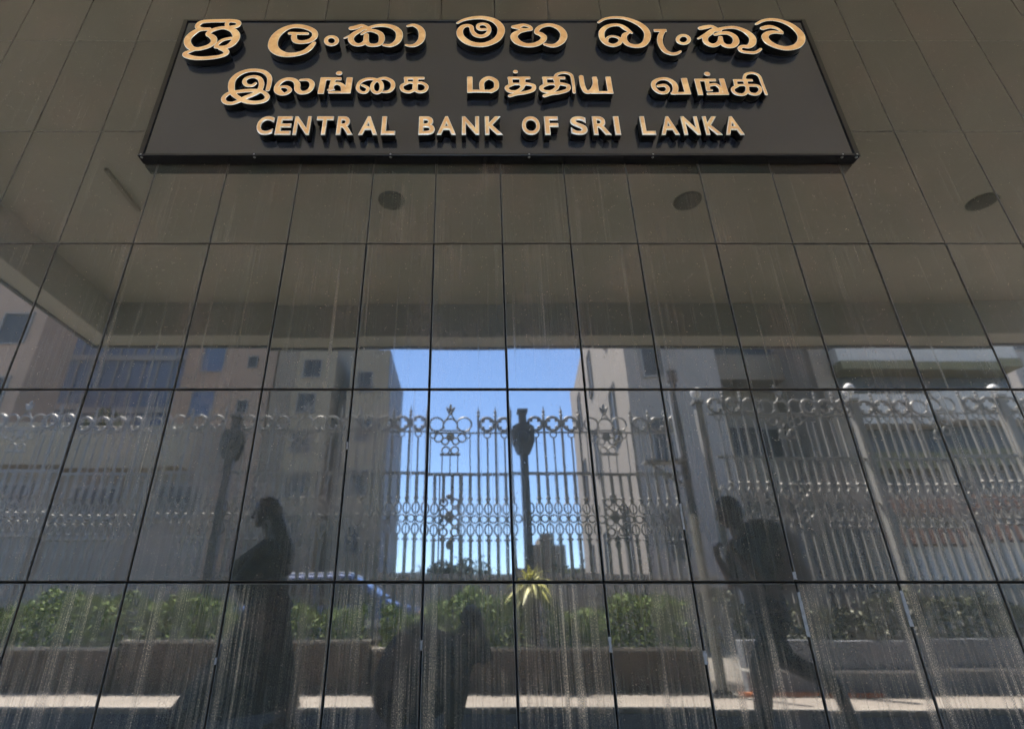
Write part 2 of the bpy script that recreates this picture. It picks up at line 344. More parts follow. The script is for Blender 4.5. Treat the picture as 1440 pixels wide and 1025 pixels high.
# ------------------------------------------------------------------ sign board
# letter strokes on the board: kind, then (x, height, width) in millimetres
GLYPHS = [[['r',[-1384,3627,17.9],[-1426,3623,28.3],[-1451,3639,28.4],[-1451,3664,28.5],[-1433,3683,28.6],[-1389,3690,28.6],[-1329,3692,28.6],[-1281,3692,28.6],[-1247,3685,28.6],[-1234,3667,28.5],[-1243,3646,28.4],[-1268,3639,28.4]],
['r',[-1288,3639,23.9],[-1298,3662,24.0],[-1295,3685,24.1]],
['r',[-1387,3620,17.9],[-1434,3616,26.8],[-1462,3593,37.1],[-1482,3548,38.3],[-1476,3507,38.1],[-1451,3472,35.0],[-1419,3461,29.1],[-1386,3470,29.2],[-1360,3485,29.2],[-1342,3512,32.3],[-1345,3543,35.4],[-1364,3566,32.5],[-1384,3581,26.7],[-1373,3607,29.7],[-1341,3627,26.9],[-1303,3634,26.9],[-1261,3616,35.7],[-1236,3584,41.5],[-1228,3548,41.3],[-1239,3507,38.1],[-1260,3481,32.1],[-1288,3474,26.3],[-1321,3478,23.4]],
['r',[-1322,3485,21.9],[-1313,3512,22.0],[-1291,3536,22.1],[-1255,3548,22.1]],
['r',[-1295,3467,26.2],[-1266,3450,32.0],[-1258,3428,29.0],[-1276,3409,26.0],[-1316,3396,27.4],[-1373,3389,27.4],[-1423,3393,30.3],[-1464,3411,31.8],[-1471,3428,26.1],[-1451,3443,23.2],[-1428,3459,23.3]]],[['r',[-809,3509,23.5],[-826,3471,31.1],[-853,3438,32.5],[-897,3419,32.4],[-946,3417,37.1],[-990,3438,48.0],[-1019,3475,53.0],[-1026,3518,51.7],[-1018,3566,47.4],[-993,3610,39.7],[-952,3642,31.9],[-908,3647,31.9],[-862,3634,31.9],[-824,3607,31.8],[-811,3576,33.2],[-817,3547,33.1],[-842,3523,31.4],[-879,3516,29.8],[-908,3525,31.4],[-921,3552,31.5],[-922,3583,28.5]],
['r',[-948,3588,22.2],[-856,3585,22.2]]],[['c',[-690,3528,22.6],[-691,3515,22.6],[-696,3505,22.5],[-705,3498,22.5],[-715,3495,22.5],[-727,3498,22.5],[-737,3505,22.5],[-744,3515,22.6],[-748,3528,22.6],[-747,3540,22.6],[-742,3551,22.7],[-733,3558,22.7],[-722,3560,22.7],[-711,3558,22.7],[-701,3551,22.7],[-693,3540,22.6],[-690,3528,22.6]]],[['r',[-622,3630,31.5],[-598,3637,31.6],[-569,3653,21.6],[-541,3637,21.6]],
['r',[-652,3549,11.5],[-622,3571,16.5],[-582,3607,24.8],[-551,3630,29.9],[-527,3627,26.5]],
['r',[-575,3609,28.1],[-606,3579,31.3],[-618,3544,32.8],[-603,3509,29.4],[-576,3494,26.0],[-550,3504,27.7],[-536,3534,27.8],[-538,3574,26.3]],
['r',[-538,3574,28.0],[-536,3534,27.8],[-521,3499,27.7],[-491,3491,26.0],[-462,3504,29.3],[-453,3539,32.8],[-461,3579,31.3],[-486,3602,28.1],[-519,3612,24.8],[-548,3599,19.8],[-563,3581,14.8]],
['r',[-528,3635,19.9],[-492,3650,23.3],[-446,3653,26.6],[-402,3640,31.6],[-370,3607,36.4],[-361,3564,37.8],[-372,3519,34.3],[-403,3490,26.0],[-439,3494,19.5]]],[['r',[-321,3648,16.6],[-290,3656,23.3],[-257,3632,31.5],[-241,3589,37.9],[-245,3534,36.0],[-270,3496,27.7],[-299,3487,21.1],[-323,3494,14.6]]],[['r',[-52,3674,15.9],[-17,3700,20.5],[38,3717,26.5],[93,3717,29.7],[147,3693,35.5],[178,3645,39.8],[181,3596,40.4],[158,3541,37.9],[112,3504,35.5],[64,3494,35.4],[10,3511,37.7],[-30,3555,38.0],[-40,3603,36.0],[-25,3641,29.4],[2,3653,24.9],[22,3641,24.9],[26,3610,24.8],[42,3577,27.8],[73,3563,27.7],[105,3579,26.0],[118,3617,24.8],[110,3652,23.5],[88,3666,21.8],[63,3659,21.8],[57,3638,20.8],[69,3620,20.7],[99,3620,20.3]]],[['r',[248,3641,24.9],[273,3646,29.4],[305,3657,22.7],[336,3643,20.4],[344,3620,17.1],[317,3613,20.3],[276,3599,29.2],[249,3565,40.3],[264,3521,40.0],[303,3494,33.2],[351,3494,33.2],[393,3521,33.3],[408,3555,33.5],[394,3579,31.4],[372,3595,26.9],[381,3627,27.1],[409,3650,27.2],[450,3657,27.2],[494,3631,33.9],[515,3582,38.1],[505,3534,37.8],[475,3497,31.0],[444,3487,26.5],[409,3499,17.7]],
['r',[248,3641,22.6],[299,3620,22.5],[335,3620,22.5]]],[['r',[711,3679,15.5],[747,3708,17.5],[799,3720,20.3],[852,3714,23.4],[904,3687,29.1],[944,3645,34.7],[962,3593,36.4],[952,3535,36.1],[924,3494,32.1],[885,3484,28.3],[849,3499,30.2],[833,3535,32.3],[839,3572,30.6],[861,3593,19.2]],
['r',[880,3590,13.4],[853,3625,28.9],[826,3653,23.2],[788,3657,23.2],[747,3639,27.0],[720,3599,32.6],[718,3546,32.3],[737,3506,28.4],[769,3490,26.4],[801,3506,25.7],[814,3535,22.8],[799,3555,18.3],[769,3564,17.2],[745,3549,17.1],[738,3523,19.0]]],[['b',[999,3611,23.8],[1070,3611,23.8]],
['r',[1048,3605,27.6],[1027,3558,30.5],[1020,3500,30.2],[1034,3449,28.5],[1061,3425,24.7],[1091,3426,22.4],[1116,3443,14.2]]],[['c',[1177,3537,21.3],[1172,3525,21.2],[1164,3514,21.2],[1153,3507,21.2],[1141,3504,21.2],[1130,3507,21.2],[1121,3514,21.2],[1116,3525,21.2],[1116,3537,21.3],[1121,3550,21.3],[1129,3561,21.4],[1140,3569,21.4],[1152,3571,21.4],[1163,3569,21.4],[1172,3561,21.4],[1177,3550,21.3],[1177,3537,21.3]]],[['r',[1253,3629,27.1],[1284,3639,29.4],[1317,3645,21.7],[1340,3622,24.8]],
['r',[1227,3545,14.3],[1268,3574,22.4],[1320,3612,32.4],[1352,3617,32.4]],
['r',[1305,3595,30.5],[1270,3562,32.2],[1262,3521,32.0],[1284,3492,31.0],[1311,3495,29.2],[1337,3521,26.7],[1347,3555,24.6]],
['r',[1347,3555,24.6],[1345,3514,26.6],[1362,3487,29.2],[1398,3487,31.8],[1423,3521,34.7],[1422,3562,32.2],[1396,3588,29.6],[1361,3590,26.0],[1322,3577,18.8]],
['r',[1358,3625,21.7],[1406,3636,22.6],[1450,3632,26.2],[1493,3601,32.4],[1515,3555,38.4],[1507,3511,38.2],[1481,3482,29.2],[1448,3482,23.0],[1430,3466,22.0],[1437,3444,22.0],[1470,3434,21.9],[1506,3435,20.2],[1540,3461,15.9]]],[['r',[1561,3664,15.9],[1604,3693,20.5],[1656,3703,23.7],[1711,3685,28.2],[1755,3643,35.3],[1778,3582,41.2],[1769,3528,40.9],[1733,3484,38.0],[1680,3467,34.4],[1631,3480,34.5],[1594,3514,39.1],[1584,3555,39.3],[1604,3586,31.4],[1641,3598,26.1],[1682,3590,18.9]],
['r',[1587,3629,28.0],[1629,3643,28.0],[1666,3627,20.8],[1685,3597,17.1]]],[['r',[-999,3155,23.8],[-998,3204,26.3],[-1006,3248,26.5],[-1035,3283,26.6],[-1077,3297,24.3],[-1125,3293,26.7],[-1165,3267,29.8],[-1186,3227,33.6],[-1186,3181,35.0],[-1173,3136,30.8],[-1144,3102,27.5],[-1100,3074,28.1],[-1051,3063,25.4],[-1006,3074,25.4],[-993,3102,25.9],[-1015,3134,23.7],[-1049,3147,24.5],[-1097,3148,24.5],[-1143,3141,23.7],[-1188,3129,23.7],[-1209,3096,24.3],[-1198,3068,23.4],[-1167,3057,23.4],[-1134,3071,25.8],[-1104,3096,27.5],[-1068,3119,27.6],[-1037,3144,26.1]],
['r',[-1038,3150,28.5],[-1036,3193,28.7],[-1051,3233,26.4],[-1082,3250,22.5],[-1116,3240,22.5],[-1127,3216,23.2],[-1111,3188,22.3],[-1083,3184,19.9],[-1068,3201,16.7]]],[['r',[-940,3175,15.9],[-907,3175,19.9],[-888,3153,23.0],[-900,3130,22.1],[-927,3123,20.5],[-954,3144,23.7],[-957,3181,24.6],[-940,3216,24.8],[-911,3232,24.0],[-878,3225,26.4],[-857,3198,31.1],[-851,3158,31.7],[-830,3134,26.0],[-799,3140,26.1],[-782,3170,27.0],[-784,3204,26.3],[-806,3226,20.0],[-843,3225,16.8]],
['r',[-940,3173,17.9],[-941,3153,17.8],[-924,3133,17.8]]],[['b',[-728,3245,33.3],[-731,3124,32.7]],
['b',[-745,3234,22.1],[-636,3234,22.1]],
['r',[-678,3229,26.4],[-683,3159,26.1]],
['r',[-686,3182,21.1],[-656,3201,21.2],[-626,3182,25.3],[-620,3141,25.2]],
['b',[-695,3136,17.6],[-586,3136,17.6]],
['b',[-596,3245,33.3],[-597,3128,32.7]],
['r',[-697,3154,12.6],[-668,3156,12.6]],
['r',[-654,3276,32.6],[-653,3276,32.6]]],[['r',[-528,3188,16.1],[-498,3165,19.0],[-507,3136,18.9],[-532,3138,18.9],[-549,3165,20.2],[-542,3207,21.2],[-510,3231,21.3],[-472,3231,21.3],[-440,3211,22.1],[-429,3174,23.2],[-436,3141,21.0],[-454,3132,21.0],[-474,3153,21.0],[-477,3193,21.2],[-454,3226,21.3],[-417,3238,21.3],[-381,3214,23.3],[-373,3177,23.2],[-390,3144,21.0],[-421,3138,15.9]]],[['b',[-322,3239,19.6],[-216,3239,19.6]],
['b',[-312,3242,20.5],[-307,3199,20.3]],
['b',[-261,3242,28.1],[-262,3141,27.7]],
['r',[-307,3207,17.8],[-260,3205,17.8]],
['r',[-300,3205,20.3],[-329,3182,20.3],[-321,3150,20.2],[-291,3138,20.1],[-266,3153,20.2]],
['r',[-260,3203,19.5],[-228,3203,19.5],[-204,3180,19.4],[-211,3148,19.3],[-238,3138,19.3],[-260,3153,19.3]]],[['b',[13,3250,28.7],[13,3132,28.2]],
['b',[1,3145,20.7],[122,3143,20.6]],
['r',[76,3149,26.1],[75,3208,26.3],[107,3240,26.5],[144,3216,26.4],[145,3167,26.2],[119,3143,26.1]]],[['b',[204,3240,21.0],[322,3240,21.0]],
['b',[218,3244,23.2],[219,3194,23.0]],
['r',[219,3196,17.5],[304,3197,17.5]],
['r',[230,3195,21.9],[199,3172,21.8],[210,3145,21.7],[247,3142,21.7],[275,3168,21.8],[280,3200,21.9]],
['b',[280,3244,30.9],[279,3180,30.6]],
['r',[298,3197,23.0],[333,3184,23.0],[329,3153,22.9],[290,3134,22.8],[246,3125,22.8],[213,3111,22.7]],
['r',[246,3287,25.6],[247,3287,25.6]]],[['b',[379,3240,21.0],[498,3240,21.0]],
['b',[393,3244,23.2],[393,3194,23.0]],
['r',[393,3196,17.5],[478,3197,17.5]],
['r',[404,3195,21.9],[372,3172,21.8],[383,3145,21.7],[420,3142,21.7],[449,3168,21.8],[454,3200,21.9]],
['b',[455,3244,30.9],[453,3180,30.6]],
['r',[472,3197,23.0],[507,3184,23.0],[502,3153,22.9],[462,3134,22.8],[418,3125,22.8],[385,3111,22.7]],
['r',[444,3224,17.6],[452,3260,17.7],[474,3276,17.7],[504,3279,17.8],[530,3260,17.7],[535,3200,17.5],[534,3135,17.4]]],[['r',[579,3248,26.5],[581,3184,26.2],[594,3141,26.1],[619,3145,26.1],[641,3184,26.2],[649,3224,26.4]],
['b',[616,3135,19.5],[731,3135,19.5]],
['b',[646,3250,26.5],[647,3135,26.1]],
['b',[715,3250,28.7],[716,3131,28.2]]],[['r',[961,3181,18.4],[994,3186,21.2],[1007,3161,21.1],[991,3135,21.0],[959,3136,21.0],[938,3169,23.9],[942,3206,24.0],[973,3231,21.3],[1014,3231,24.1],[1042,3201,28.6],[1045,3163,30.3],[1033,3130,25.1]],
['b',[1015,3129,19.2],[1117,3130,19.2]],
['b',[1099,3240,32.5],[1101,3127,31.9]]],[['b',[1163,3233,27.8],[1163,3115,27.3]],
['b',[1149,3225,19.4],[1260,3225,19.4]],
['r',[1212,3223,23.1],[1207,3153,22.9]],
['r',[1212,3184,20.2],[1250,3192,20.3],[1270,3166,20.2],[1265,3127,20.1]],
['b',[1194,3125,18.2],[1306,3126,18.2]],
['b',[1289,3236,28.7],[1290,3122,28.3]],
['r',[1203,3148,12.8],[1224,3151,12.8]],
['r',[1223,3270,31.7],[1224,3270,31.7]]],[['b',[1345,3223,17.6],[1446,3223,17.6]],
['b',[1356,3226,19.4],[1352,3184,19.3]],
['r',[1353,3188,14.7],[1432,3189,14.7]],
['r',[1362,3186,19.3],[1331,3159,19.2],[1339,3127,19.2],[1373,3119,19.1],[1399,3143,19.2],[1408,3176,19.3]],
['b',[1407,3236,23.2],[1405,3176,23.0]],
['r',[1417,3186,19.3],[1460,3183,19.3],[1469,3153,19.2],[1444,3123,19.1],[1413,3127,19.2],[1402,3149,19.2]],
['r',[1403,3233,16.7],[1420,3267,16.8],[1455,3277,16.8],[1484,3257,16.7],[1488,3196,16.6],[1491,3122,16.4]]]]
LATIN = [('C', -1013, -932), ('E', -921, -844), ('N', -835, -754), ('T', -729, -647), ('R', -628, -544), ('A', -521, -429), ('L', -413, -344), ('B', -234, -155), ('A', -146, -53), ('N', -26, 58), ('K', 85, 172), ('O', 263, 351), ('F', 372, 440), ('S', 497, 578), ('R', 604, 690), ('I', 707, 735), ('L', 835, 903), ('A', 926, 1015), ('N', 1035, 1116), ('K', 1140, 1220), ('A', 1234, 1324)]
DEPTH = .058; SX0, SX1, SZ0, SZ1 = -1.565, 1.868, 2.753, 3.755
sign = empty('sign_board', (.15, -.002, SZ0))
tag(sign, 'wide black sign board with gold raised lettering in three scripts, high on the granite wall', 'sign')
OX, OY, OZ = sign.location
b = MB(); b.box((SX0 - OX, -DEPTH - OY + .004, 0), (SX1 - OX, -.001 - OY, SZ1 - OZ)); b.build('panel', M['board'], sign, bevel=.002)
b = MB(); e = .022; yf = -DEPTH - OY - .003; H = SZ1 - OZ
b.box((SX0 - OX - .004, yf, -.004), (SX0 - OX + e, -.004 - OY, H + .004)); b.box((SX1 - OX - e, yf, -.004), (SX1 - OX + .004, -.004 - OY, H + .004))
b.box((SX0 - OX + e, yf + .0004, -.0036), (SX1 - OX - e, -.004 - OY, e * .5)); b.box((SX0 - OX + e, yf + .0004, H - e * .5), (SX1 - OX - e, -.004 - OY, H + .0036))
b.build('rim', M['board_rim'], sign, bevel=.0025)
for sx in (SX0 + .012, SX0 + .55, SX0 + 1.2, SX0 + 1.86, SX0 + 2.45, SX1 - .08, SX1 - .012):
    b = MB(); b.ball((sx - OX, yf + .012, -.0045), (.006, .006, .003), n=8); b.ball((sx - OX, yf, .004), (.0045, .002, .0045), n=8); b.build('screw', M['screw'], sign, smooth=True)

def crom(pts, step=.004):
    P = [np.array(p, float) for p in pts]
    if len(P) == 2: return P
    out = []
    for i in range(len(P) - 1):
        p0, p1, p2, p3 = P[max(i-1, 0)], P[i], P[i+1], P[min(i+2, len(P)-1)]
        n = max(2, int(np.linalg.norm(p2[:2] - p1[:2]) / step / 1000) + 1)
        for k in range(n):
            t = k / n
            out.append(.5 * (2*p1 + (p2-p0)*t + (2*p0-5*p1+4*p2-p3)*t*t + (3*p1-p0-3*p2+p3)*t**3))
    out.append(P[-1]); return out
def outlines(glyph, res=1.6):
    """strokes of varying width (mm) -> closed outlines of their union"""
    P = np.array([p for st in glyph for p in st[1:]], float); pad = P[:, 2].max()
    x0, z0 = P[:, :2].min(0) - pad; x1, z1 = P[:, :2].max(0) + pad
    gx = np.arange(x0, x1, res); gz = np.arange(z0, z1, res); X, Z = np.meshgrid(gx, gz, indexing='ij'); S = np.full(X.shape, 1e3)
    for st in glyph:
        k = st[0]; pts = crom(st[1:]) if k != 'b' else [np.array(p, float) for p in st[1:]]
        for a, c in zip(pts, pts[1:]):
            d = c[:2] - a[:2]; L2 = max(d @ d, 1e-9); t = ((X - a[0]) * d[0] + (Z - a[1]) * d[1]) / L2
            if k == 'b':
                L = L2 ** .5; u = np.abs(t - .5) * L - L / 2; v = np.abs((X - a[0]) * d[1] - (Z - a[1]) * d[0]) / L - (a[2] + (c[2]-a[2]) * np.clip(t, 0, 1)) / 2
                sd_ = np.maximum(u, v)
            else:
                t = np.clip(t, 0, 1); sd_ = np.hypot(X - a[0] - t * d[0], Z - a[1] - t * d[1]) - (a[2] + (c[2] - a[2]) * t) / 2
            S = np.minimum(S, sd_)
    S = S + 2.6
    seg = {}
    ins = S < 0; idx = ins[:-1, :-1] * 1 + ins[1:, :-1] * 2 + ins[1:, 1:] * 4 + ins[:-1, 1:] * 8
    def ep(i, j, e):
        (a, c) = (((i, j), (i+1, j)), ((i+1, j), (i+1, j+1)), ((i, j+1), (i+1, j+1)), ((i, j), (i, j+1)))[e]
        key = (a, c); f = S[a] / (S[a] - S[c]); return key, (gx[a[0]] + (gx[c[0]] - gx[a[0]]) * f, gz[a[1]] + (gz[c[1]] - gz[a[1]]) * f)
    T = {1: [(3, 0)], 2: [(0, 1)], 3: [(3, 1)], 4: [(1, 2)], 5: [(3, 0), (1, 2)], 6: [(0, 2)], 7: [(3, 2)], 8: [(2, 3)], 9: [(2, 0)], 10: [(0, 1), (2, 3)], 11: [(2, 1)], 12: [(1, 3)], 13: [(1, 0)], 14: [(0, 3)]}
    pos = {}
    for i, j in zip(*np.nonzero((idx > 0) & (idx < 15))):
        for e0, e1 in T[int(idx[i, j])]:
            k0, p0 = ep(i, j, e0); k1, p1 = ep(i, j, e1); pos[k0] = p0; pos[k1] = p1; seg[k0] = k1
    loops = []
    while seg:
        k0 = next(iter(seg)); lp = []; k = k0
        while k in seg: lp.append(pos[k]); k = seg.pop(k)
        A = np.array(lp)
        if len(A) > 6:
            for _ in range(2): A = A * .5 + (np.roll(A, 1, 0) + np.roll(A, -1, 0)) * .25
            loops.append(A)
    return loops
def raise_letter(cu, loc, bev=.0024):
    cu.dimensions = '2D'; cu.fill_mode = 'BOTH'; cu.extrude = .0155; cu.bevel_depth = bev; cu.bevel_resolution = 1
    tmp = bpy.data.objects.new('tmp_curve', cu); COL.objects.link(tmp)
    dg = bpy.context.evaluated_depsgraph_get(); me = bpy.data.meshes.new_from_object(tmp.evaluated_get(dg))
    bpy.data.objects.remove(tmp)
    me.materials.clear()
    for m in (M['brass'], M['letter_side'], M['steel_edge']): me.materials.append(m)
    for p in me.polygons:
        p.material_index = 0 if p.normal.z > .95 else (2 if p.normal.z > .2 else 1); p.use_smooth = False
    me.transform(Matrix.Rotation(R(90), 4, 'X')); me.name = 'letter'
    o = bpy.data.objects.new('letter', me); COL.objects.link(o); o.parent = sign; o.location = loc
    return o
LY = -DEPTH - .0185 - .002 - OY
for g in GLYPHS:
    cu = bpy.data.curves.new('letter', 'CURVE')
    for A in outlines(g):
        A = A[::2] if len(A) > 60 else A
        sp_ = cu.splines.new('POLY'); sp_.points.add(len(A) - 1)
        sp_.points.foreach_set('co', np.column_stack([A / 1000., np.zeros(len(A)), np.ones(len(A))]).ravel().astype(np.float32)); sp_.use_cyclic_u = True
    raise_letter(cu, (-OX, LY, -OZ))
LZ0, LZ1 = 2.843, 2.967
for ch, xa, xb in LATIN:
    cu = bpy.data.curves.new('letter', 'FONT'); cu.body = ch; cu.size = .17; cu.offset = .0014; cu.align_x = 'LEFT'
    o = raise_letter(cu, (0, 0, 0), .005); me = o.data
    co = np.empty(len(me.vertices) * 3, np.float32); me.vertices.foreach_get('co', co); co = co.reshape(-1, 3)
    x0, x1, z0, z1 = co[:, 0].min(), co[:, 0].max(), co[:, 2].min(), co[:, 2].max()
    co[:, 0] = xa / 1000. + (co[:, 0] - x0) / (x1 - x0) * (xb - xa) / 1000. - OX
    co[:, 2] = LZ0 + (co[:, 2] - z0) / (z1 - z0) * (LZ1 - LZ0) - OZ
    me.vertices.foreach_set('co', co.ravel()); me.update(); o.location = (0, LY, 0)

# ------------------------------------------------------------------ canopy over the entrance
SOF, BOT, YO, YI, XL, XR = 5.12, 4.55, -5.50, -5.15, -5.75, 13.
can = empty('entrance_canopy', (2., -2.6, 4.5)); cx, cy, cz = can.location
tag(can, 'flat cream concrete canopy with downlights over the entrance in front of the granite wall', 'canopy')
b = MB(); b.box((XL - cx, YO - cy, SOF - cz), (XR - cx, .4 - cy, SOF + .30 - cz)); b.build('soffit_slab', M['soffit'], can)
b = MB(); b.box((XL - cx, YO - cy, BOT - cz), (XR - cx, YI - cy, SOF - .002 - cz)); b.build('edge_beam', M['beam'], can, bevel=.01)
b = MB(); b.box((XL - cx, YI + .003 - cy, BOT - cz), (XL + .35 - cx, -.02 - cy, SOF - .002 - cz)); b.build('edge_beam', M['beam'], can, bevel=.01)
b = MB(); b.box((XL - .012 - cx, YO - .015 - cy, BOT - .03 - cz), (XR - cx, YO + .03 - cy, BOT - .002 - cz)); b.box((XL - .012 - cx, YO + .031 - cy, BOT - .03 - cz), (XL + .03 - cx, -.02 - cy, BOT - .002 - cz)); b.build('drip_edge', M['iron_dark'], can)
for px_, py_ in ((138, 283), (552, 283), (967, 281), (1380, 286)):
    p = at(px_, py_, 4.37 / zd(py_)); 
    if px_ == 138: continue
    d_ = MB(); d_.lathe((p.x - cx, p.y - cy, SOF - cz - .035), [(.155, .034), (.15, .02), (.12, .008), (.06, .001), (.001, .0)], 24); d_.build('downlight', M['lamp_dark'], can, smooth=True)
p0 = at(150, 235, 4.37 / zd(235)); p1 = at(195, 293, 4.37 / zd(293))
b = MB(); b.box((p0.x - .02 - cx, min(p0.y, p1.y) - cy, SOF - .04 - cz), (p0.x + .02 - cx, max(p0.y, p1.y) - cy, SOF - .002 - cz)); b.build('cable_duct', M['brown'], can)

# ------------------------------------------------------------------ planters, hedges, low wall
def leaves(b, n, fn, size, up=.4):
    for _ in range(n):
        c, s_ = fn(), size * random.uniform(.6, 1.35)
        nrm = Vector((random.gauss(0, 1), random.gauss(0, 1), random.gauss(up, 1))).normalized(); u = nrm.orthogonal().normalized(); u.rotate(Matrix.Rotation(random.uniform(0, 6.28), 3, nrm)); w = nrm.cross(u)
        b._f([b.bm.verts.new(c + v) for v in (u * s_, w * s_ * .42 + u * .1 * s_, -u * s_ * .9, -w * s_ * .42 + u * .1 * s_)])
def planter(x0, x1, h, label):
    o = empty('planter', ((x0 + x1) / 2, -5.35, 0)); ox, oy, _ = o.location
    b = MB(); b.box((x0 - ox, -5.24 - oy, 0), (x1 - ox, -5.10 - oy, h)); b.box((x0 - ox, -6.3 - oy, 0), (x1 - ox, -6.18 - oy, h)); b.build('planter_wall', M['planter'], o, bevel=.01)
    b = MB(); b.box((x0 - ox - .01, -5.26 - oy, h + .002), (x1 - ox + .01, -5.08 - oy, h + .035)); b.build('coping', M['kerb'], o, bevel=.006)
    b = MB(); b.box((x0 - ox, -6.179 - oy, .02), (x1 - ox, -5.241 - oy, h - .06)); b.build('soil', M['soil'], o)
    return tag(o, label, 'planter')
planter(-9.5, -4.05, .42, 'brown rendered planter under the hedge, far left of the walking woman')
planter(-4.0, -1.15, .50, 'brown rendered planter with pale coping behind the walking woman')
planter(-1.10, 2.72, .42, 'brown rendered planter behind the crouching photographer, holding the spiky plant')
def hedge(x0, x1, h, y0, y1, m, label, n, gr):
    o = empty('hedge', ((x0 + x1) / 2, (y0 + y1) / 2, .36)); ox, oy, oz = o.location
    ph = random.uniform(0, 6)
    def top(x): return h + .10 * math.sin(x * 2.1 + ph) + .07 * math.sin(x * 5.3 + ph * 2) + .04 * math.sin(x * 13 + ph)
    def fn():
        x = random.uniform(x0, x1); t = top(x); z = .38 + (t - .38) * (1 - random.random() ** 1.6); yy_ = random.uniform(y0, y1)
        if random.random() < .35: yy_ = y1 + random.gauss(0, .05)
        return Vector((x - ox, yy_ - oy, z - oz + random.gauss(0, .02)))
    b = MB(); leaves(b, int(n * 1.9), fn, .036); b.build('foliage', m, o)
    b = MB()
    for k in range(int((x1 - x0) / .35)):
        x = x0 + .2 + k * .35; b.tube([(x - ox, (y0+y1)/2 - oy, 0), (x - ox + random.gauss(0, .05), (y0+y1)/2 - oy + random.gauss(0, .05), .2), (x - ox + random.gauss(0, .1), (y0+y1)/2 - oy, .42)], [.014, .011, .005], 5)
    b.build('stem', M['bark'], o)
    return tag(o, label, 'hedge', gr)
HG = 'clipped hedges along the pavement'
hedge(-9.4, -4.1, .93, -5.95, -5.28, M['leaf'], 'leafy green hedge in the planter left of the walking woman', 5200, HG)
hedge(-3.95, -1.25, .90, -5.95, -5.28, M['leaf'], 'leafy green hedge directly behind the walking woman', 2900, HG)
hedge(-1.05, .75, .93, -5.95, -5.28, M['leaf'], 'leafy green hedge behind the crouching photographer', 2100, HG)
hedge(.95, 2.68, .97, -5.95, -5.28, M['leaf'], 'bright green hedge between the spiky plant and the pale post', 2100, HG)
hedge(3.05, 9.6, .98, -6.35, -5.75, M['leaf_dim'], 'dull olive hedge behind the low blue grey wall', 4600, HG)

o = empty('spiky_plant', at(752, 905, 7.45)); ox, oy, oz = o.location; tag(o, 'tall spiky plant with yellow green sword leaves rising above the hedge', 'plant')
b = MB(); b.tube([(0, 0, -.05), (.02, 0, .3), (.0, .01, .62)], [.045, .04, .035], 8); b.build('trunk', M['bark'], o)
b = MB()
for k in range(64):
    a = k * 2.4; el = R(random.uniform(-25, 80)); L = random.uniform(.34, .50); z0 = .60 + .14 * random.random()
    dr = Vector((math.cos(a) * math.cos(el), math.sin(a) * math.cos(el), math.sin(el))); sd_ = dr.cross(Vector((0, 0, 1))).normalized() * .026
    pts = [Vector((0, 0, z0)) + dr * (L * t) + Vector((0, 0, -.20 * t * t * L / .4)) for t in (0, .35, .7, 1.)]
    for (p, q), (w0, w1) in zip(zip(pts, pts[1:]), ((.7, 1.), (1., .7), (.7, .05))):
        b._f([b.bm.verts.new(v) for v in (p - sd_ * w0, p + sd_ * w0, q + sd_ * w1, q - sd_ * w1)])
b.build('crown', M['leaf_spiky'], o)

o = empty('low_wall', (6.3, -5.2, 0)); ox, oy, _ = o.location; tag(o, 'low blue grey wall with a pale ledge, right of the pale post', 'wall')
b = MB(); b.box((-3.1, -.09, .27), (3.5, .09, .56)); b.build('panel', M['blue_wall'], o, bevel=.01)
b = MB(); b.box((-3.1, -.11, .235), (3.5, .15, .268)); b.build('ledge', M['ledge'], o, bevel=.005)
b = MB(); b.box((-3.1, -.07, 0), (3.5, .05, .234)); b.build('plinth', M['blue_wall'], o)
b = MB(); b.box((3.02, -5.02, .006), (4.55, -4.96, .05)); tag(b.build('painted_kerb', M['orange'], bevel=.008), kind='structure')

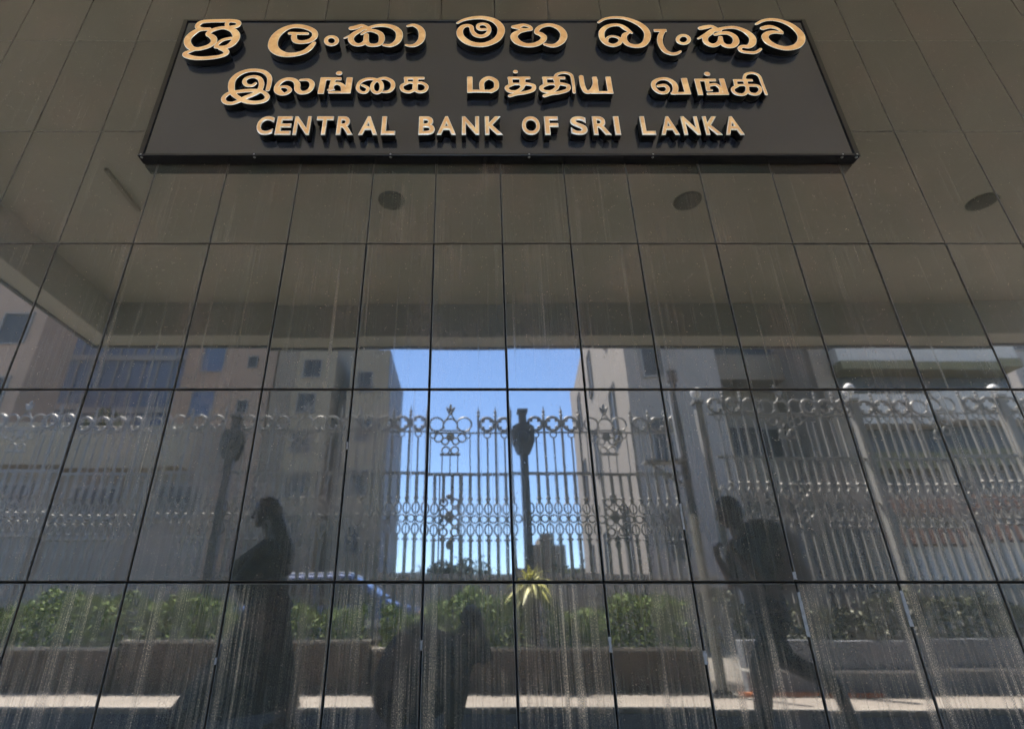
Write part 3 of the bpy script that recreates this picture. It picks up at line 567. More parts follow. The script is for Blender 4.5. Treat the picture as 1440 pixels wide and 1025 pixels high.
# ------------------------------------------------------------------ ornate iron fence
def fence_bay(xc, y, half, dz, sc, crests, label, m_):
    """bay between two posts; heights above ground measured on the bars"""
    o = empty('iron_fence', (xc, y, 0)); tag(o, label, 'fence', 'bays of the ornate iron fence')
    Zr, Zring, Zn, Zl0, Zl1, Zd, Zb = [v * sc + dz for v in (2.96, 3.83, 2.555, 2.49, 1.975, 1.91, 1.05)]
    rr = .118 * sc
    for z, hh in ((Zr, .045), (Zb, .04), (.55, .04), (Zring - .155 * sc, .02)):
        b = MB(); b.box((-half, -.02, z - hh / 2), (half, .02, z + hh / 2)); b.build('rail', m_, o)
    nb = int(round(2 * half / .1475)); sp = 2 * half / nb
    pk = MB(); pk.box((-.026, -.016, .12), (.026, .016, Zl1)); pk.box((-.008, -.008, Zl1 + .001), (.008, .008, Zl0 - .001)); pk.box((-.026, -.016, Zl0), (.026, .016, Zr - .023)); pk.lathe((0, 0, Zn), [(.027, -.03), (.046, 0), (.027, .03)], 6); pk.lathe((0, 0, Zd), [(.027, -.02), (.056, -.01), (.056, .01), (.027, .02)], 6)
    pk = pk.build('picket', m_, o)
    first = True
    def used(x): return any(abs(x - c) < .17 for c in crests)
    for i in range(1, nb):
        x = -half + i * sp
        if first: c = pk; first = False
        else: c = pk.copy(); COL.objects.link(c); c.parent = o
        c.location = (x, 0, 0)
    # upper zone: tall spikes alternate with rings
    up = MB(); up.box((-.022, -.016, Zr + .024), (.016, .014, Zring + .14 * sc)); up.lathe((0, 0, Zring + .13 * sc), [(.011, 0), (.035, .025), (.016, .05), (.03, .09), (.012, .13), (.003, .20 * sc)], 7); up = up.build('spike', m_, o)
    rg = MB(); rg.circle((0, 0, Zring), rr, .028, 16, m=6); rg.circle((0, 0, Zring - rr - .075), .055, .012, 10); rg.tube([(0, 0, Zring - rr - .13), (0, 0, Zr + .02)], .016, 5)
    for a in (45, 135, 225, 315): rg.ball((math.cos(R(a)) * rr * .72, 0, Zring + math.sin(R(a)) * rr * .72), .028, n=6)
    rg = rg.build('ring', m_, o)
    fs = fr_ = True
    for i in range(1, nb):
        x = -half + i * sp
        if any(abs(x - c) < .36 for c in crests) : 
            continue
        if i % 2:
            c = rg if fr_ else rg.copy()
            if not fr_: COL.objects.link(c); c.parent = o
            fr_ = False
        else:
            c = up if fs else up.copy()
            if not fs: COL.objects.link(c); c.parent = o
            fs = False
        c.location = (x, 0, 0)
    # lattice of lozenges and circles
    b = MB()
    for i in range(nb):
        x = -half + (i + .5) * sp
        if used(x): continue
        zm = (Zl0 + Zl1) / 2; hh = (Zl0 - Zl1) / 2
        b.circle((x, 0, zm), .060, .015, 12); 
        for s_ in (1, -1): b.circle((x - sp / 2, 0, zm + s_ * hh * .64), .056, .015, 12, squash=1.6)
    b.build('lattice', m_, o)
    for cxx in crests:
        b = MB()
        # scroll crown between the rings
        b.circle((cxx - .24, 0, Zring), rr * 1.05, .017, 14, 20, 330); b.circle((cxx + .24, 0, Zring), rr * 1.05, .017, 14, 210, 520)
        b.circle((cxx, 0, Zring - .02), .125, .018, 14, -30, 210); b.tube([(cxx - .10, 0, Zring + .05), (cxx, 0, Zring + .20), (cxx + .10, 0, Zring + .05)], .018, 6)
        b.box((cxx - .34, -.012, Zring - .125), (cxx + .34, .012, Zring - .105))
        for s_ in (-1, 1):
            b.circle((cxx + s_ * .20, 0, Zring - .24), .075, .016, 10, m=5); b.circle((cxx + s_ * .09, 0, Zring - .30), .06, .016, 10, m=5); b.circle((cxx + s_ * .30, 0, Zring - .20), .05, .014, 10, m=5)
            b.circle((cxx + s_ * .075, 0, Zring - .46), .065, .015, 10, m=5)
            b.tube([(cxx + s_ * .34, 0, Zring - .26), (cxx + s_ * .34, 0, Zr)], .011, 5); b.tube([(cxx + s_ * .13, 0, Zring - .52), (cxx + s_ * .13, 0, Zr)], .011, 5)
        b.box((cxx - .17, -.015, Zring - .55), (cxx + .17, .015, Zring - .515)); b.tube([(cxx, 0, Zring - .55), (cxx, 0, Zr)], .011, 5)
        b.ball((cxx, 0, Zring - .22), (.07, .02, .08), n=8)
        b.build('scroll_crest', m_, o)
        b = MB(); zt = Zring + .20
        for s_, q in ((0, .0), (-1, .05), (1, .05)): b.ball((cxx + s_ * .035, 0, zt + .10 - q), (.028, .016, .085), Euler((0, s_ * .5, 0)), n=8)
        b.lathe((cxx, 0, zt - .02), [(.03, 0), (.045, .02), (.02, .05)], 8); b.build('leaf_finial', m_, o)
        b = MB(); za, zb_ = Zd + .05, Zn + .02
        for s_ in (-1, 1):
            b.box((cxx + s_ * .165 - .012, -.014, Zb), (cxx + s_ * .165 + .012, .014, Zr - .03))
            for k in range(4): b.circle((cxx + s_ * .09, 0, za + (zb_ - za) * (k + .5) / 4), .062, .018, 9, m=5)
        b.ball((cxx, 0, (za + zb_) / 2), (.075, .016, .10), n=8); b.ball((cxx, 0, zb_ + .02), (.06, .016, .045), n=8); b.ball((cxx, 0, za - .12), (.05, .016, .07), n=8)
        b.box((cxx - .15, -.012, za - .03), (cxx + .15, .012, za - .01)); b.build('ornament_panel', m_, o)
    return o
def post(px_, y_, label, m_, w, ztop, shield, ball=False):
    o = empty('fence_post', (px_, y_, 0)); tag(o, label, 'post', 'posts of the ornate iron fence')
    b = MB(); b.box((-w/2, -w/2, 0), (w/2, w/2, ztop)); b.build('shaft', m_, o, bevel=.008)
    b = MB(); b.box((-w*.7, -w*.7, ztop + .001), (w*.7, w*.7, ztop + .06)); b.build('cap', m_, o, bevel=.008)
    if shield:
        zc = ztop - .47
        for s_ in (1, -1):
            b = MB(); b.prism([(-.19, .20), (-.10, .26), (.10, .26), (.19, .20), (.18, -.06), (.11, -.24), (0, -.30), (-.11, -.24), (-.18, -.06)], s_ * (w/2 + .002), s_ * (w/2 + .035)); sh = b.build('shield', M['iron_dark'], o, bevel=.01); sh.location = (0, 0, zc)
            q = MB(); q.ball((0, s_ * (w/2 + .04), .02), (.10, .02, .12), n=10); q.build('boss', m_, sh, smooth=True)
    if ball:
        b = MB(); b.lathe((0, 0, ztop + .061), [(.03, 0), (.05, .02), (.025, .04), (.06, .07), (.085, .13), (.07, .19), (.02, .23)], 12); b.build('ball_finial', M['white_ball'], o, smooth=True)
    return o
FY = -7.0
fence_bay(-11.37, FY, 2.44, 0, 1, (-1.235, 1.235), 'grey ornate fence bay with scroll crests, at the far left end', M['iron'])
fence_bay(-6.43, FY, 2.41, 0, 1, (-1.235, 1.235), 'grey ornate fence bay with scroll crests, behind the walking woman', M['iron'])
fence_bay(-1.49, FY, 2.41, 0, 1, (-1.26, 1.195), 'grey ornate fence bay standing out against the sky, left of the middle post', M['iron'])
fence_bay(2.41, FY, 1.36, 0, 1, (0.0,), 'narrow grey ornate fence bay between the middle post and the pole', M['iron'])
FY2 = -6.65
RG = 'ornate bays'
fence_bay(5.24, FY2, 1.19, .12, 1.02, (0.0,), 'pale ornate fence bay behind the man with the backpack', M['iron_light'])
fence_bay(7.72, FY2, 1.19, .12, 1.02, (0.1,), 'pale ornate fence bay between the two posts with white ball tops', M['iron_light'])
fence_bay(10.2, FY2, 1.19, .12, 1.02, (0.0,), 'pale ornate fence bay at the right end of the fence', M['iron_light'])
post(-3.96, FY, 'dark iron post with a shield, just left of the walking woman', M['iron_dark'], .13, 3.90, True)
post(-8.90, FY, 'dark iron post with a shield near the left end of the fence', M['iron_dark'], .13, 3.90, True)
post(.985, FY, 'dark iron post with a shield standing against the open sky', M['iron_dark'], .13, 4.02, True)
post(3.90, FY2, 'pale post with a small white cap at the step between the two fences', M['iron_light'], .12, 4.05, False, True)
post(6.48, FY2, 'pale post with a white ball top, nearer the man with the backpack', M['iron_light'], .125, 4.12, False, True)
post(8.96, FY2, 'pale post with a white ball top, at the far right', M['iron_light'], .125, 4.12, False, True)

o = empty('signal_pole', (2.86, -5.05, 0)); tag(o, 'pale round steel pole beside the end of the bright hedge', 'pole')
b = MB(); b.lathe((0, 0, 0), [(.10, 0), (.10, .05), (.055, .07), (.05, 1.95), (.001, 1.96)], 14); b.build('shaft', M['pole_grey'], o, smooth=True)
b = MB(); b.box((-.14, -.14, 0), (.14, .14, .03)); b.build('base_plate', M['iron_light'], o)
p = at(962, 640, 8.4); o = empty('service_pole', (p.x, p.y, 0)); tag(o, 'tall dark service pole with a bracketed shelf beside the pale post', 'pole')
b = MB(); b.lathe((0, 0, 0), [(.07, 0), (.065, 2.8), (.055, 4.35), (.09, 4.36), (.09, 4.55), (.001, 4.56)], 12); b.build('shaft', M['iron_dark'], o)
b = MB(); b.box((-.10, .08, 3.05), (-.05, .12, 4.2)); b.build('pipe', M['car_white'], o)
b = MB(); b.box((-.62, -.1, 2.98), (.02, .1, 3.02)); b.tube([(-.5, 0, 2.97), (-.05, 0, 2.62)], .02, 6); b.build('shelf', M['iron_light'], o)

# ------------------------------------------------------------------ buildings across the street
def building(name, px0, px1, py, d, ztop, depth, m, label, rz=0.):
    a, c = at(px0, py, d), at(px1, py, d); w = c.x - a.x
    o = empty(name, ((a.x + c.x) / 2, a.y, 0), rz); tag(o, label, 'building')
    b = MB(); b.box((-w/2, -depth, 0), (w/2, 0, ztop)); b.build('wall', m, o); o['w'] = w; return o, w, d
def window(o, x, z, w, h, y=0., m='glass_dark', fr='frame', side=None):
    b = MB()
    if side is None:
        for q in ((-w/2-.06, -w/2, -h/2-.06, h/2+.06), (w/2, w/2+.06, -h/2-.06, h/2+.06), (-w/2, w/2, h/2, h/2+.06), (-w/2, w/2, -h/2-.06, -h/2)): b.box((x+q[0], y-.02, z+q[2]), (x+q[1], y+.09, z+q[3]))
        f = b.build('window', M[fr], o); b = MB(); b.box((x-w/2, y-.02, z-h/2), (x+w/2, y+.02, z+h/2)); b.build('pane', M[m], f)
    else:
        xs = side; s_ = 1 if xs > 0 else -1
        for q in ((-w/2-.06, -w/2, -h/2-.06, h/2+.06), (w/2, w/2+.06, -h/2-.06, h/2+.06), (-w/2, w/2, h/2, h/2+.06), (-w/2, w/2, -h/2-.06, -h/2)): b.box((min(xs-.02*s_, xs+.09*s_), y+q[0], z+q[2]), (max(xs-.02*s_, xs+.09*s_), y+q[1], z+q[3]))
        f = b.build('window', M[fr], o); b = MB(); b.box((min(xs-.02*s_, xs+.02*s_), y-w/2, z-h/2), (max(xs-.02*s_, xs+.02*s_), y+w/2, z+h/2)); b.build('pane', M[m], f)
def pxz(py, d): return d * zd(py) + .75
def lx(o, px, py, d): return at(px, py, d).x - o.location.x
# far left
o, w, d = building('pink_building', -330, 22, 560, 22., 20., 2.2, M['pink'], 'pink beige building cut off at the left edge beyond the fence')
for k in range(5):
    for z in (3.2, 6.4, 9.6, 12.8, 16.): window(o, w/2 - 1.2 - 2.2 * k, z, 1.1, 1.5)
o, w, d = building('glass_building', 22, 258, 540, 30.6, 30., 14, M['glass_blue'], 'wide blue grey glass block between the pink buildings on the left')
b = MB()
for k in range(13): b.box((-w/2 + w * k / 12 - .06, .002, 0), (-w/2 + w * k / 12 + .06, .10, 40))
for k in range(12): b.box((-w/2, .102, 3.3 * k + 2), (w/2, .16, 3.3 * k + 2.35))
b.build('mullions', M['frame'], o)
o, w, d = building('apartment_building', 252, 384, 540, 30., 22., 9, M['pink'], 'pinkish apartment block with single windows behind the walking woman')
for k in range(6):
    z = pxz(572, d) - 2.95 * 4 + 2.95 * k + 2.95
    window(o, lx(o, 288, 560, d), pxz(505, d) - 2.9 * (k - 1), 1.25, 1.6, m='glass_blue')
    window(o, lx(o, 345, 560, d), pxz(505, d) - 2.9 * (k - 1) - .2, .5, .7)
o, w, d = building('tan_building', 386, 470, 540, 29.5, 24., 9, M['tan'], 'narrow tan block with a dark stair recess and small square windows')
a0, a1 = lx(o, 387, 540, d), lx(o, 414, 540, d)
b = MB(); b.box((a0, .002, 0), (a1, .05, 23.4)); b.build('stair_recess', M['brown'], o)
for k in range(8): window(o, lx(o, 434, 560, d), pxz(514, d) - 2.35 * (k - 2), .95, 1.1)
o, w, d = building('glass_tower', 468, 504, 540, 50., 60., 12, M['glass_blue'], 'slim blue glass tower seen between the two tan blocks')
b = MB()
for k in range(16): b.box((-w/2, .002, 3.4 * k + 2), (w/2, .08, 3.4 * k + 2.5))
b.build('floor_bands', M['frame'], o)
zt = pxz(490, 30.)
o, w, d = building('office_block', 497, 552, 490, 30., zt, 5.9, M['tan'], 'tan office block whose shaded bluish side faces the open sky')
b = MB(); b.box((w/2 + .003, -5.88, 0), (w/2 + .05, -.02, zt - .05)); b.build('side_shade', M['blue_wall'], o)  # bluish sheet over the tan side, its shade put into the colour
for k in range(5): window(o, -.2, zt - 2.2 - 3. * k, .8, 1.3)
# right of the gap of sky
dn = 17.6; P0 = at(893, 600, dn)
o = empty('grey_building', (P0.x, P0.y, 0), R(5.8)); tag(o, 'pale grey building with slit windows on its side, right of the gap of sky', 'building')
zt = 15.7; far = 37.
b = MB(); b.box((0, -(far - dn), 0), (3.0, 0, zt)); b.build('wall', M['greyw'], o)
for k in range(3):
    for z in (3.4, 8.2, 12.4): window(o, 0, z, 1.0, 2.1, y=-3. - 5.6 * k, side=-.0001)
for z in (3.2, 6.2, 9.2, 12.2): window(o, .9, z, .55, 1.5)
o, w, d = building('tan_annex', 925, 984, 540, 23., 20., 8, M['lightgrey'], 'plain light grey block behind the tall service pole')
for k in range(4): window(o, .4, 3.3 + 3.2 * k, .5, 1.2)
o, w, d = building('dark_glass_block', 984, 1088, 520, 24., 22., 8, M['lightgrey'], 'light block with a dark projecting glass bay above the man with the backpack')
b = MB(); z0 = pxz(545, d); x0, x1 = lx(o, 987, 520, d), lx(o, 1076, 520, d); b.box((x0, .002, z0), (x1, .9, 21)); b.build('glass_bay', M['glass_dark'], o)
b = MB(); b.box((x0 - .05, .003, z0 - .1), (x1 + .5, 1.3, pxz(514, d))); b.build('bay_apron', M['brown'], o)
for k in range(3): window(o, 0, pxz(545, d) - 2.6 - 3 * k, 2.2, 1.3)
o, w, d = building('pale_tower', 1086, 1142, 540, 26., 24., 8, M['greyw'], 'blank pale grey tower left of the balcony building')
for k in range(4): window(o, .3, 3.4 + 3.3 * k, .7, 1.3)
o, w, d = building('balcony_building', 1142, 1418, 540, 21., 12.2, 8, M['lightgrey'], 'long balcony building with olive awning bands at the right')
xa = lx(o, 1166, 540, d)
b = MB(); b.box((-w/2, .002, 0), (xa, .35, 13.)); b.build('column', M['brown'], o)
for k, (y0, y1, m_, pr) in enumerate(((486, 500, 'glass_dark', .05), (501, 519, 'lightgrey', .8), (520, 531, 'olive', .9), (531.5, 548, 'glass_dark', .10), (560, 600, 'lightgrey', .8), (601, 636, 'glass_dark', .1), (640, 662, 'olive', .9), (663, 700, 'glass_dark', .1), (702, 722, 'brick', .85), (723, 760, 'brown', .1), (744, 764, 'brick', 1.0), (766, 815, 'lightgrey', .6))):
    b = MB(); b.box((xa + .003, .003 + .001 * k, pxz(y1, d)), (w/2 - .002, pr, pxz(y0, d))); b.build('balcony' if m_ == 'lightgrey' else ('awning' if m_ in ('olive', 'brick') else 'window_band'), M['pale_band' if m_ == 'lightgrey' else m_], o)
o, w, d = building('corner_tower', 1436, 1560, 540, 30., 24., 8, M['greyw'], 'grey tower at the far right beyond the balcony building')
for k in range(6): window(o, -1.6, 3.4 + 3.2 * k, 1.2, 1.4)

a, c = at(300, 800, 15.2), at(1010, 800, 15.2); o = empty('boundary_wall', ((a.x + c.x) / 2, a.y, 0)); w = c.x - a.x; tag(o, 'low grey boundary wall across the street below the gap of sky', 'wall')
b = MB(); b.box((-w/2, -.2, 0), (w/2, 0, 1.75)); b.build('wall_face', M['lightgrey'], o)
b = MB(); b.box((-w/2, -.25, 1.753), (w/2, .06, 1.87)); b.build('coping', M['lightgrey'], o)
for k in range(int(w / 3.2)):
    b = MB(); b.box((-w/2 + 3.2 * k, .003, 0), (-w/2 + 3.2 * k + .35, .10, 1.74)); b.build('pier', M['lightgrey'], o)
o, w, d = building('shop_row', -420, 262, 700, 14.6, pxz(598, 14.6), 3.0, M['brown'], 'low row of shops with a pale fascia across the street on the left')
b = MB(); b.box((-w/2, .002, pxz(662, d)), (w/2, .5, pxz(604, d))); b.build('fascia', M['tan'], o)
for k in range(6):
    b = MB(); b.box((-w/2 + 2.3 * k + .25, .003, .1), (-w/2 + 2.3 * k + 2.1, .06, pxz(752, d))); b.build('shutter', M['lightgrey'], o)
    window(o, -w/2 + 2.3 * k + 1.15, pxz(705, d), 1.1, .75)

# far low block, trees
o = empty('stepped_house', at(770, 870, 52.)); o.location.z = 0; tag(o, 'dark low stepped house far off at the foot of the sky', 'house')
for x0, x1, y_ in ((-45, 62, 797), (-22, 28, 764), (-4, 12, 748)):
    a, c = at(770 + x0, y_, 52.), at(770 + x1, y_, 52.); b = MB(); b.box((a.x - o.location.x, -6, 0 if x0 == -45 else at(0, 797 if x0 == -22 else 764, 52.).z + .01), (c.x - o.location.x, 0, a.z)); b.build('wall' if x0 == -45 else 'roof_block', M['brown'], o)
def tree(px, d, h, w, label, n=1500, leaf=.16):
    p = at(px, 860, d); o = empty('tree', (p.x, p.y, 0)); tag(o, label, 'tree', 'trees beyond the fence')
    b = MB(); b.tube([(0, 0, 0), (.1, 0, h * .3), (.0, .1, h * .6)], [.16, .12, .06], 8)
    cl = []
    for k in range(7):
        a = random.uniform(0, 6.28); q = Vector((math.cos(a) * w * random.uniform(.2, .42), math.sin(a) * w * random.uniform(.2, .42), h * random.uniform(.5, .92))); cl.append((q, random.uniform(.18, .30) * w)); b.tube([(0.05, .02, h * .38), tuple(q * .6 + Vector((0, 0, h * .2))), tuple(q)], [.06, .04, .015], 5)
    b.build('trunk', M['bark'], o)
    def fn():
        q, r = random.choice(cl); v = Vector((random.gauss(0, 1), random.gauss(0, 1), random.gauss(0, .8))).normalized() * r * random.random() ** .4; return q + v
    b = MB(); leaves(b, n, fn, leaf); b.build('crown', M['leaf_far'], o)
tree(120, 17., 6.9, 3.2, 'dark leafy tree behind the fence in front of the blue grey glass block', 2200, .14)
tree(200, 17.5, 6.0, 3.0, 'lower dark tree right of the leafy tree at the left', 1900, .14)
tree(600, 46., 4.1, 5.5, 'small far tree at the left foot of the gap of sky', 900, .26)
tree(640, 48., 5.0, 5.0, 'rounded far tree in the middle of the gap of sky', 900, .26)
tree(690, 50., 4.4, 5.5, 'far tree touching the stepped house', 900, .26)
tree(815, 47., 4.6, 5.0, 'far tree at the foot of the grey building', 900, .26)

# ------------------------------------------------------------------ parked car behind the fence
def car(x, y, label):
    o = empty('parked_car', (x, y, 0)); tag(o, label, 'car')
    prof = [(-2.0, .35), (-2.05, .62), (-1.95, .85), (-1.15, .98), (-.55, 1.48), (.75, 1.52), (1.45, 1.05), (1.95, .95), (2.02, .60), (1.98, .35)]
    b = MB(); b.prism(prof, -.82, .82); b.build('body', M['car_blue'], o, bevel=.06)
    b = MB(); b.prism([(-.5, 1.49), (.72, 1.53), (.70, 1.57), (-.45, 1.55)], -.68, .68); b.build('roof', M['car_white'], o, bevel=.02)
    for s_ in (1, -1):
        for q in ([(-.98, .98), (-.52, 1.42), (.05, 1.44), (.05, .98)], [(.12, .98), (.12, 1.44), (.70, 1.45), (1.25, 1.03)]):
            b = MB(); b.prism(q, s_ * .815, s_ * .835); b.build('side_window', M['glass_dark'], o)
        b = MB(); b.prism([(-1.9, .62), (1.9, .62), (1.9, .74), (-1.9, .76)], s_ * .815, s_ * .832); b.build('side_stripe', M['car_white'], o)
        for wx in (-1.25, 1.25):
            b = MB(); b.tube([(wx, s_ * .66, .32), (wx, s_ * .85, .32)], .32, 20); wh = b.build('wheel', M['rubber'], o); b = MB(); b.tube([(wx, s_ * .78, .32), (wx, s_ * .862, .32)], .19, 14); b.build('rim', M['rim'], wh)
        b = MB(); b.ball((-1.97, s_ * .6, .74), (.08, .16, .09), n=10); b.build('headlight', M['lens'], o, smooth=True)
        b = MB(); b.ball((1.97, s_ * .62, .82), (.06, .12, .08), n=10); b.build('tail_light', M['brick'], o, smooth=True)
    return o
p = at(448, 862, 11.6); car(p.x, p.y, 'blue and white car parked beyond the fence, right of the walking woman')

# ------------------------------------------------------------------ people
def hand(b, wrist, direction, palm_n, curl=.5, s=1.):
    """palm, four fingers of different length and a thumb from the side of the palm"""
    d = Vector(direction).normalized(); n = Vector(palm_n); n = (n - d * n.dot(d)).normalized(); sd_ = d.cross(n); w = Vector(wrist)
    b.capsule(w, w + d * .07 * s, .024 * s, .030 * s, 8); b.ball(w + d * .055 * s, (.036 * s, .036 * s, .036 * s), n=8)
    for k, L in enumerate((.068, .078, .072, .056)):
        p = w + d * .085 * s + sd_ * ((k - 1.5) * .021 * s); q = p + (d * math.cos(curl) + n * math.sin(curl)) * L * .55 * s; r = q + (d * math.cos(curl * 2.2) + n * math.sin(curl * 2.2)) * L * .5 * s
        b.capsule(p, q, .0105 * s, .0095 * s, 7); b.capsule(q, r, .0095 * s, .0078 * s, 7)
    p = w + d * .03 * s - sd_ * .03 * s; q = p + (d * .7 - sd_ * .6 + n * .25).normalized() * .042 * s; b.capsule(p, q, .0125 * s, .0115 * s, 7); b.capsule(q, q + (d * .9 + n * .35).normalized() * .032 * s, .0115 * s, .0088 * s, 7)
def head(b, c, fwd, s=1.):
    """skull, jaw, nose, ears, lips; fwd = where the face looks"""
    f = Vector(fwd).normalized(); sd_ = f.cross(Vector((0, 0, 1))).normalized(); u = sd_.cross(f); c = Vector(c)
    rot = Matrix((f, -sd_ if False else u.cross(f), u)).transposed().to_euler()
    b.ball(c + u * .02 * s, (.098 * s, .077 * s, .098 * s), rot); b.capsule(c + f * .035 * s - u * .03 * s, c + f * .055 * s - u * .085 * s, .058 * s, .032 * s)
    b.capsule(c + f * .094 * s + u * .012 * s, c + f * .112 * s - u * .028 * s, .010 * s, .015 * s, 8)
    b.capsule(c + f * .084 * s - u * .058 * s - sd_ * .018 * s, c + f * .084 * s - u * .058 * s + sd_ * .018 * s, .010 * s, .010 * s, 7)
    for q in (-1, 1):
        b.ball(c + sd_ * q * .078 * s - f * .005 * s - u * .008 * s, (.018 * s, .010 * s, .030 * s), rot, 8); b.capsule(c + f * .086 * s + u * .030 * s + sd_ * q * .018 * s, c + f * .078 * s + u * .032 * s + sd_ * q * .046 * s, .010 * s, .009 * s, 7)
    return f, sd_, u
def eyes(o, c, f, sd_, u, s=1.):
    c = Vector(c)
    for q in (-1, 1):
        b = MB(); b.ball(c + f * .084 * s + u * .006 * s + sd_ * q * .032 * s, .0115 * s, n=8); b.build('eye', M['black'], o, smooth=True)

def walker_man():
    D_ = 4.66; J = lambda x, y, dy=0.: at(x, y, D_, dy)
    o = empty('person', (2.3, -2.66, 0)); L = o.location
    tag(o, 'man striding left with a bulky dark backpack, seen against the pale post', 'person')
    V = lambda *a: J(*a) - L
    hc = V(1025, 719); nb_ = V(1047, 757); ch = V(1066, 800); pel = V(1082, 862)
    fk, fa = V(1063, 938, .09), V(1066, 1002, .09); rk, ra = V(1114, 924, -.09), V(1180, 958, -.09)
    toe_f = Vector((fa.x - .17, fa.y, .05)); rt = Vector((ra.x + .075, ra.y, .06))
    fa.z = .10
    b = MB(); f, sd_, u = head(b, hc, (-1, 0, -.28), 1.02)
    b.capsule(nb_, hc + Vector((.03, 0, -.05)), .075, .064); b.ball(ch, (.12, .17, .20)); b.ball((ch + nb_) / 2, (.11, .18, .14)); b.ball(pel, (.125, .165, .13)); b.capsule(ch, pel, .125, .125)
    for s_, kn, an in ((1, fk, fa), (-1, rk, ra)):
        b.capsule(pel + Vector((0, s_ * .09, -.03)), kn, .085, .058); b.capsule(kn, an, .056, .037)
    for an, toe in ((fa, toe_f), (ra, rt)): b.capsule(an, toe, .04, .034)
    # bent arms holding the straps
    for s_ in (1, -1):
        sh = nb_ + Vector((.04, s_ * .185, -.06)); el = sh + Vector((-.10, s_ * .05, -.26)); wr = el + Vector((-.11, -s_ * .08, .19))
        b.capsule(sh, el, .050, .040); b.capsule(el, wr, .038, .027); hand(b, wr, (-.2, -s_ * .25, .8), (.9, -s_ * .3, 0), .9)
    b.build('body', M['skin'], o, remesh=.011)
    eyes(o, hc, f, sd_, u)
    b = MB(); b.ball(hc + u * .035 - f * .018, (.108, .088, .098), Euler((0, -.28, 0))); b.ball(hc - f * .06 - u * .02, (.06, .078, .085)); b.build('hair', M['hair'], o, remesh=.010)
    b = MB(); b.ball(ch, (.14, .19, .215)); b.ball((ch + nb_) / 2, (.125, .20, .15)); b.capsule(ch, pel + Vector((0, 0, .02)), .145, .15); b.capsule(nb_ + Vector((.02, 0, -.04)), ch, .10, .15)
    for s_ in (1, -1):
        sh = nb_ + Vector((.04, s_ * .185, -.06)); el = sh + Vector((-.10, s_ * .05, -.26)); b.capsule(sh, sh + (el - sh) * .75, .064, .058)
    b.build('shirt', M['shirt'], o, remesh=.013)
    b = MB(); b.ball(pel + Vector((0, 0, -.02)), (.145, .18, .12))
    for s_, kn, an in ((1, fk, fa), (-1, rk, ra)): b.capsule(pel + Vector((0, s_ * .09, -.04)), kn, .102, .078); b.capsule(kn, an + (kn - an) * .1, .077, .060)
    b.build('trousers', M['navy_cloth'], o, remesh=.013)
    for an, toe in ((fa, toe_f), (ra, rt)):
        b = MB(); b.capsule(an + Vector((.02, 0, -.02)), toe, .052, .044); b.capsule(an + Vector((.045, 0, -.045)), an, .045, .05); b.build('shoe', M['shoe'], o, remesh=.011)
    bk = V(1079, 781); b = MB(); b.ball(bk + Vector((.07, 0, -.02)), (.19, .19, .27), Euler((0, .30, 0))); b.ball(bk + Vector((.0, 0, .15)), (.19, .18, .15)); b.ball(bk + Vector((-.06, 0, .16)), (.12, .16, .12)); b.ball(bk + Vector((.16, 0, -.10)), (.12, .15, .15))
    bp_ = b.build('backpack', M['pack'], o, remesh=.016)
    for s_ in (1, -1):
        b = MB(); a = nb_ + Vector((.07, s_ * .12, .01)); b.tube([a, a + Vector((-.14, 0, -.04)), a + Vector((-.17, s_ * .01, -.16)), a + Vector((-.10, s_ * .03, -.36)), a + Vector((.03, s_ * .02, -.42))], .02, 7); b.build('strap', M['pack'], bp_, smooth=True)

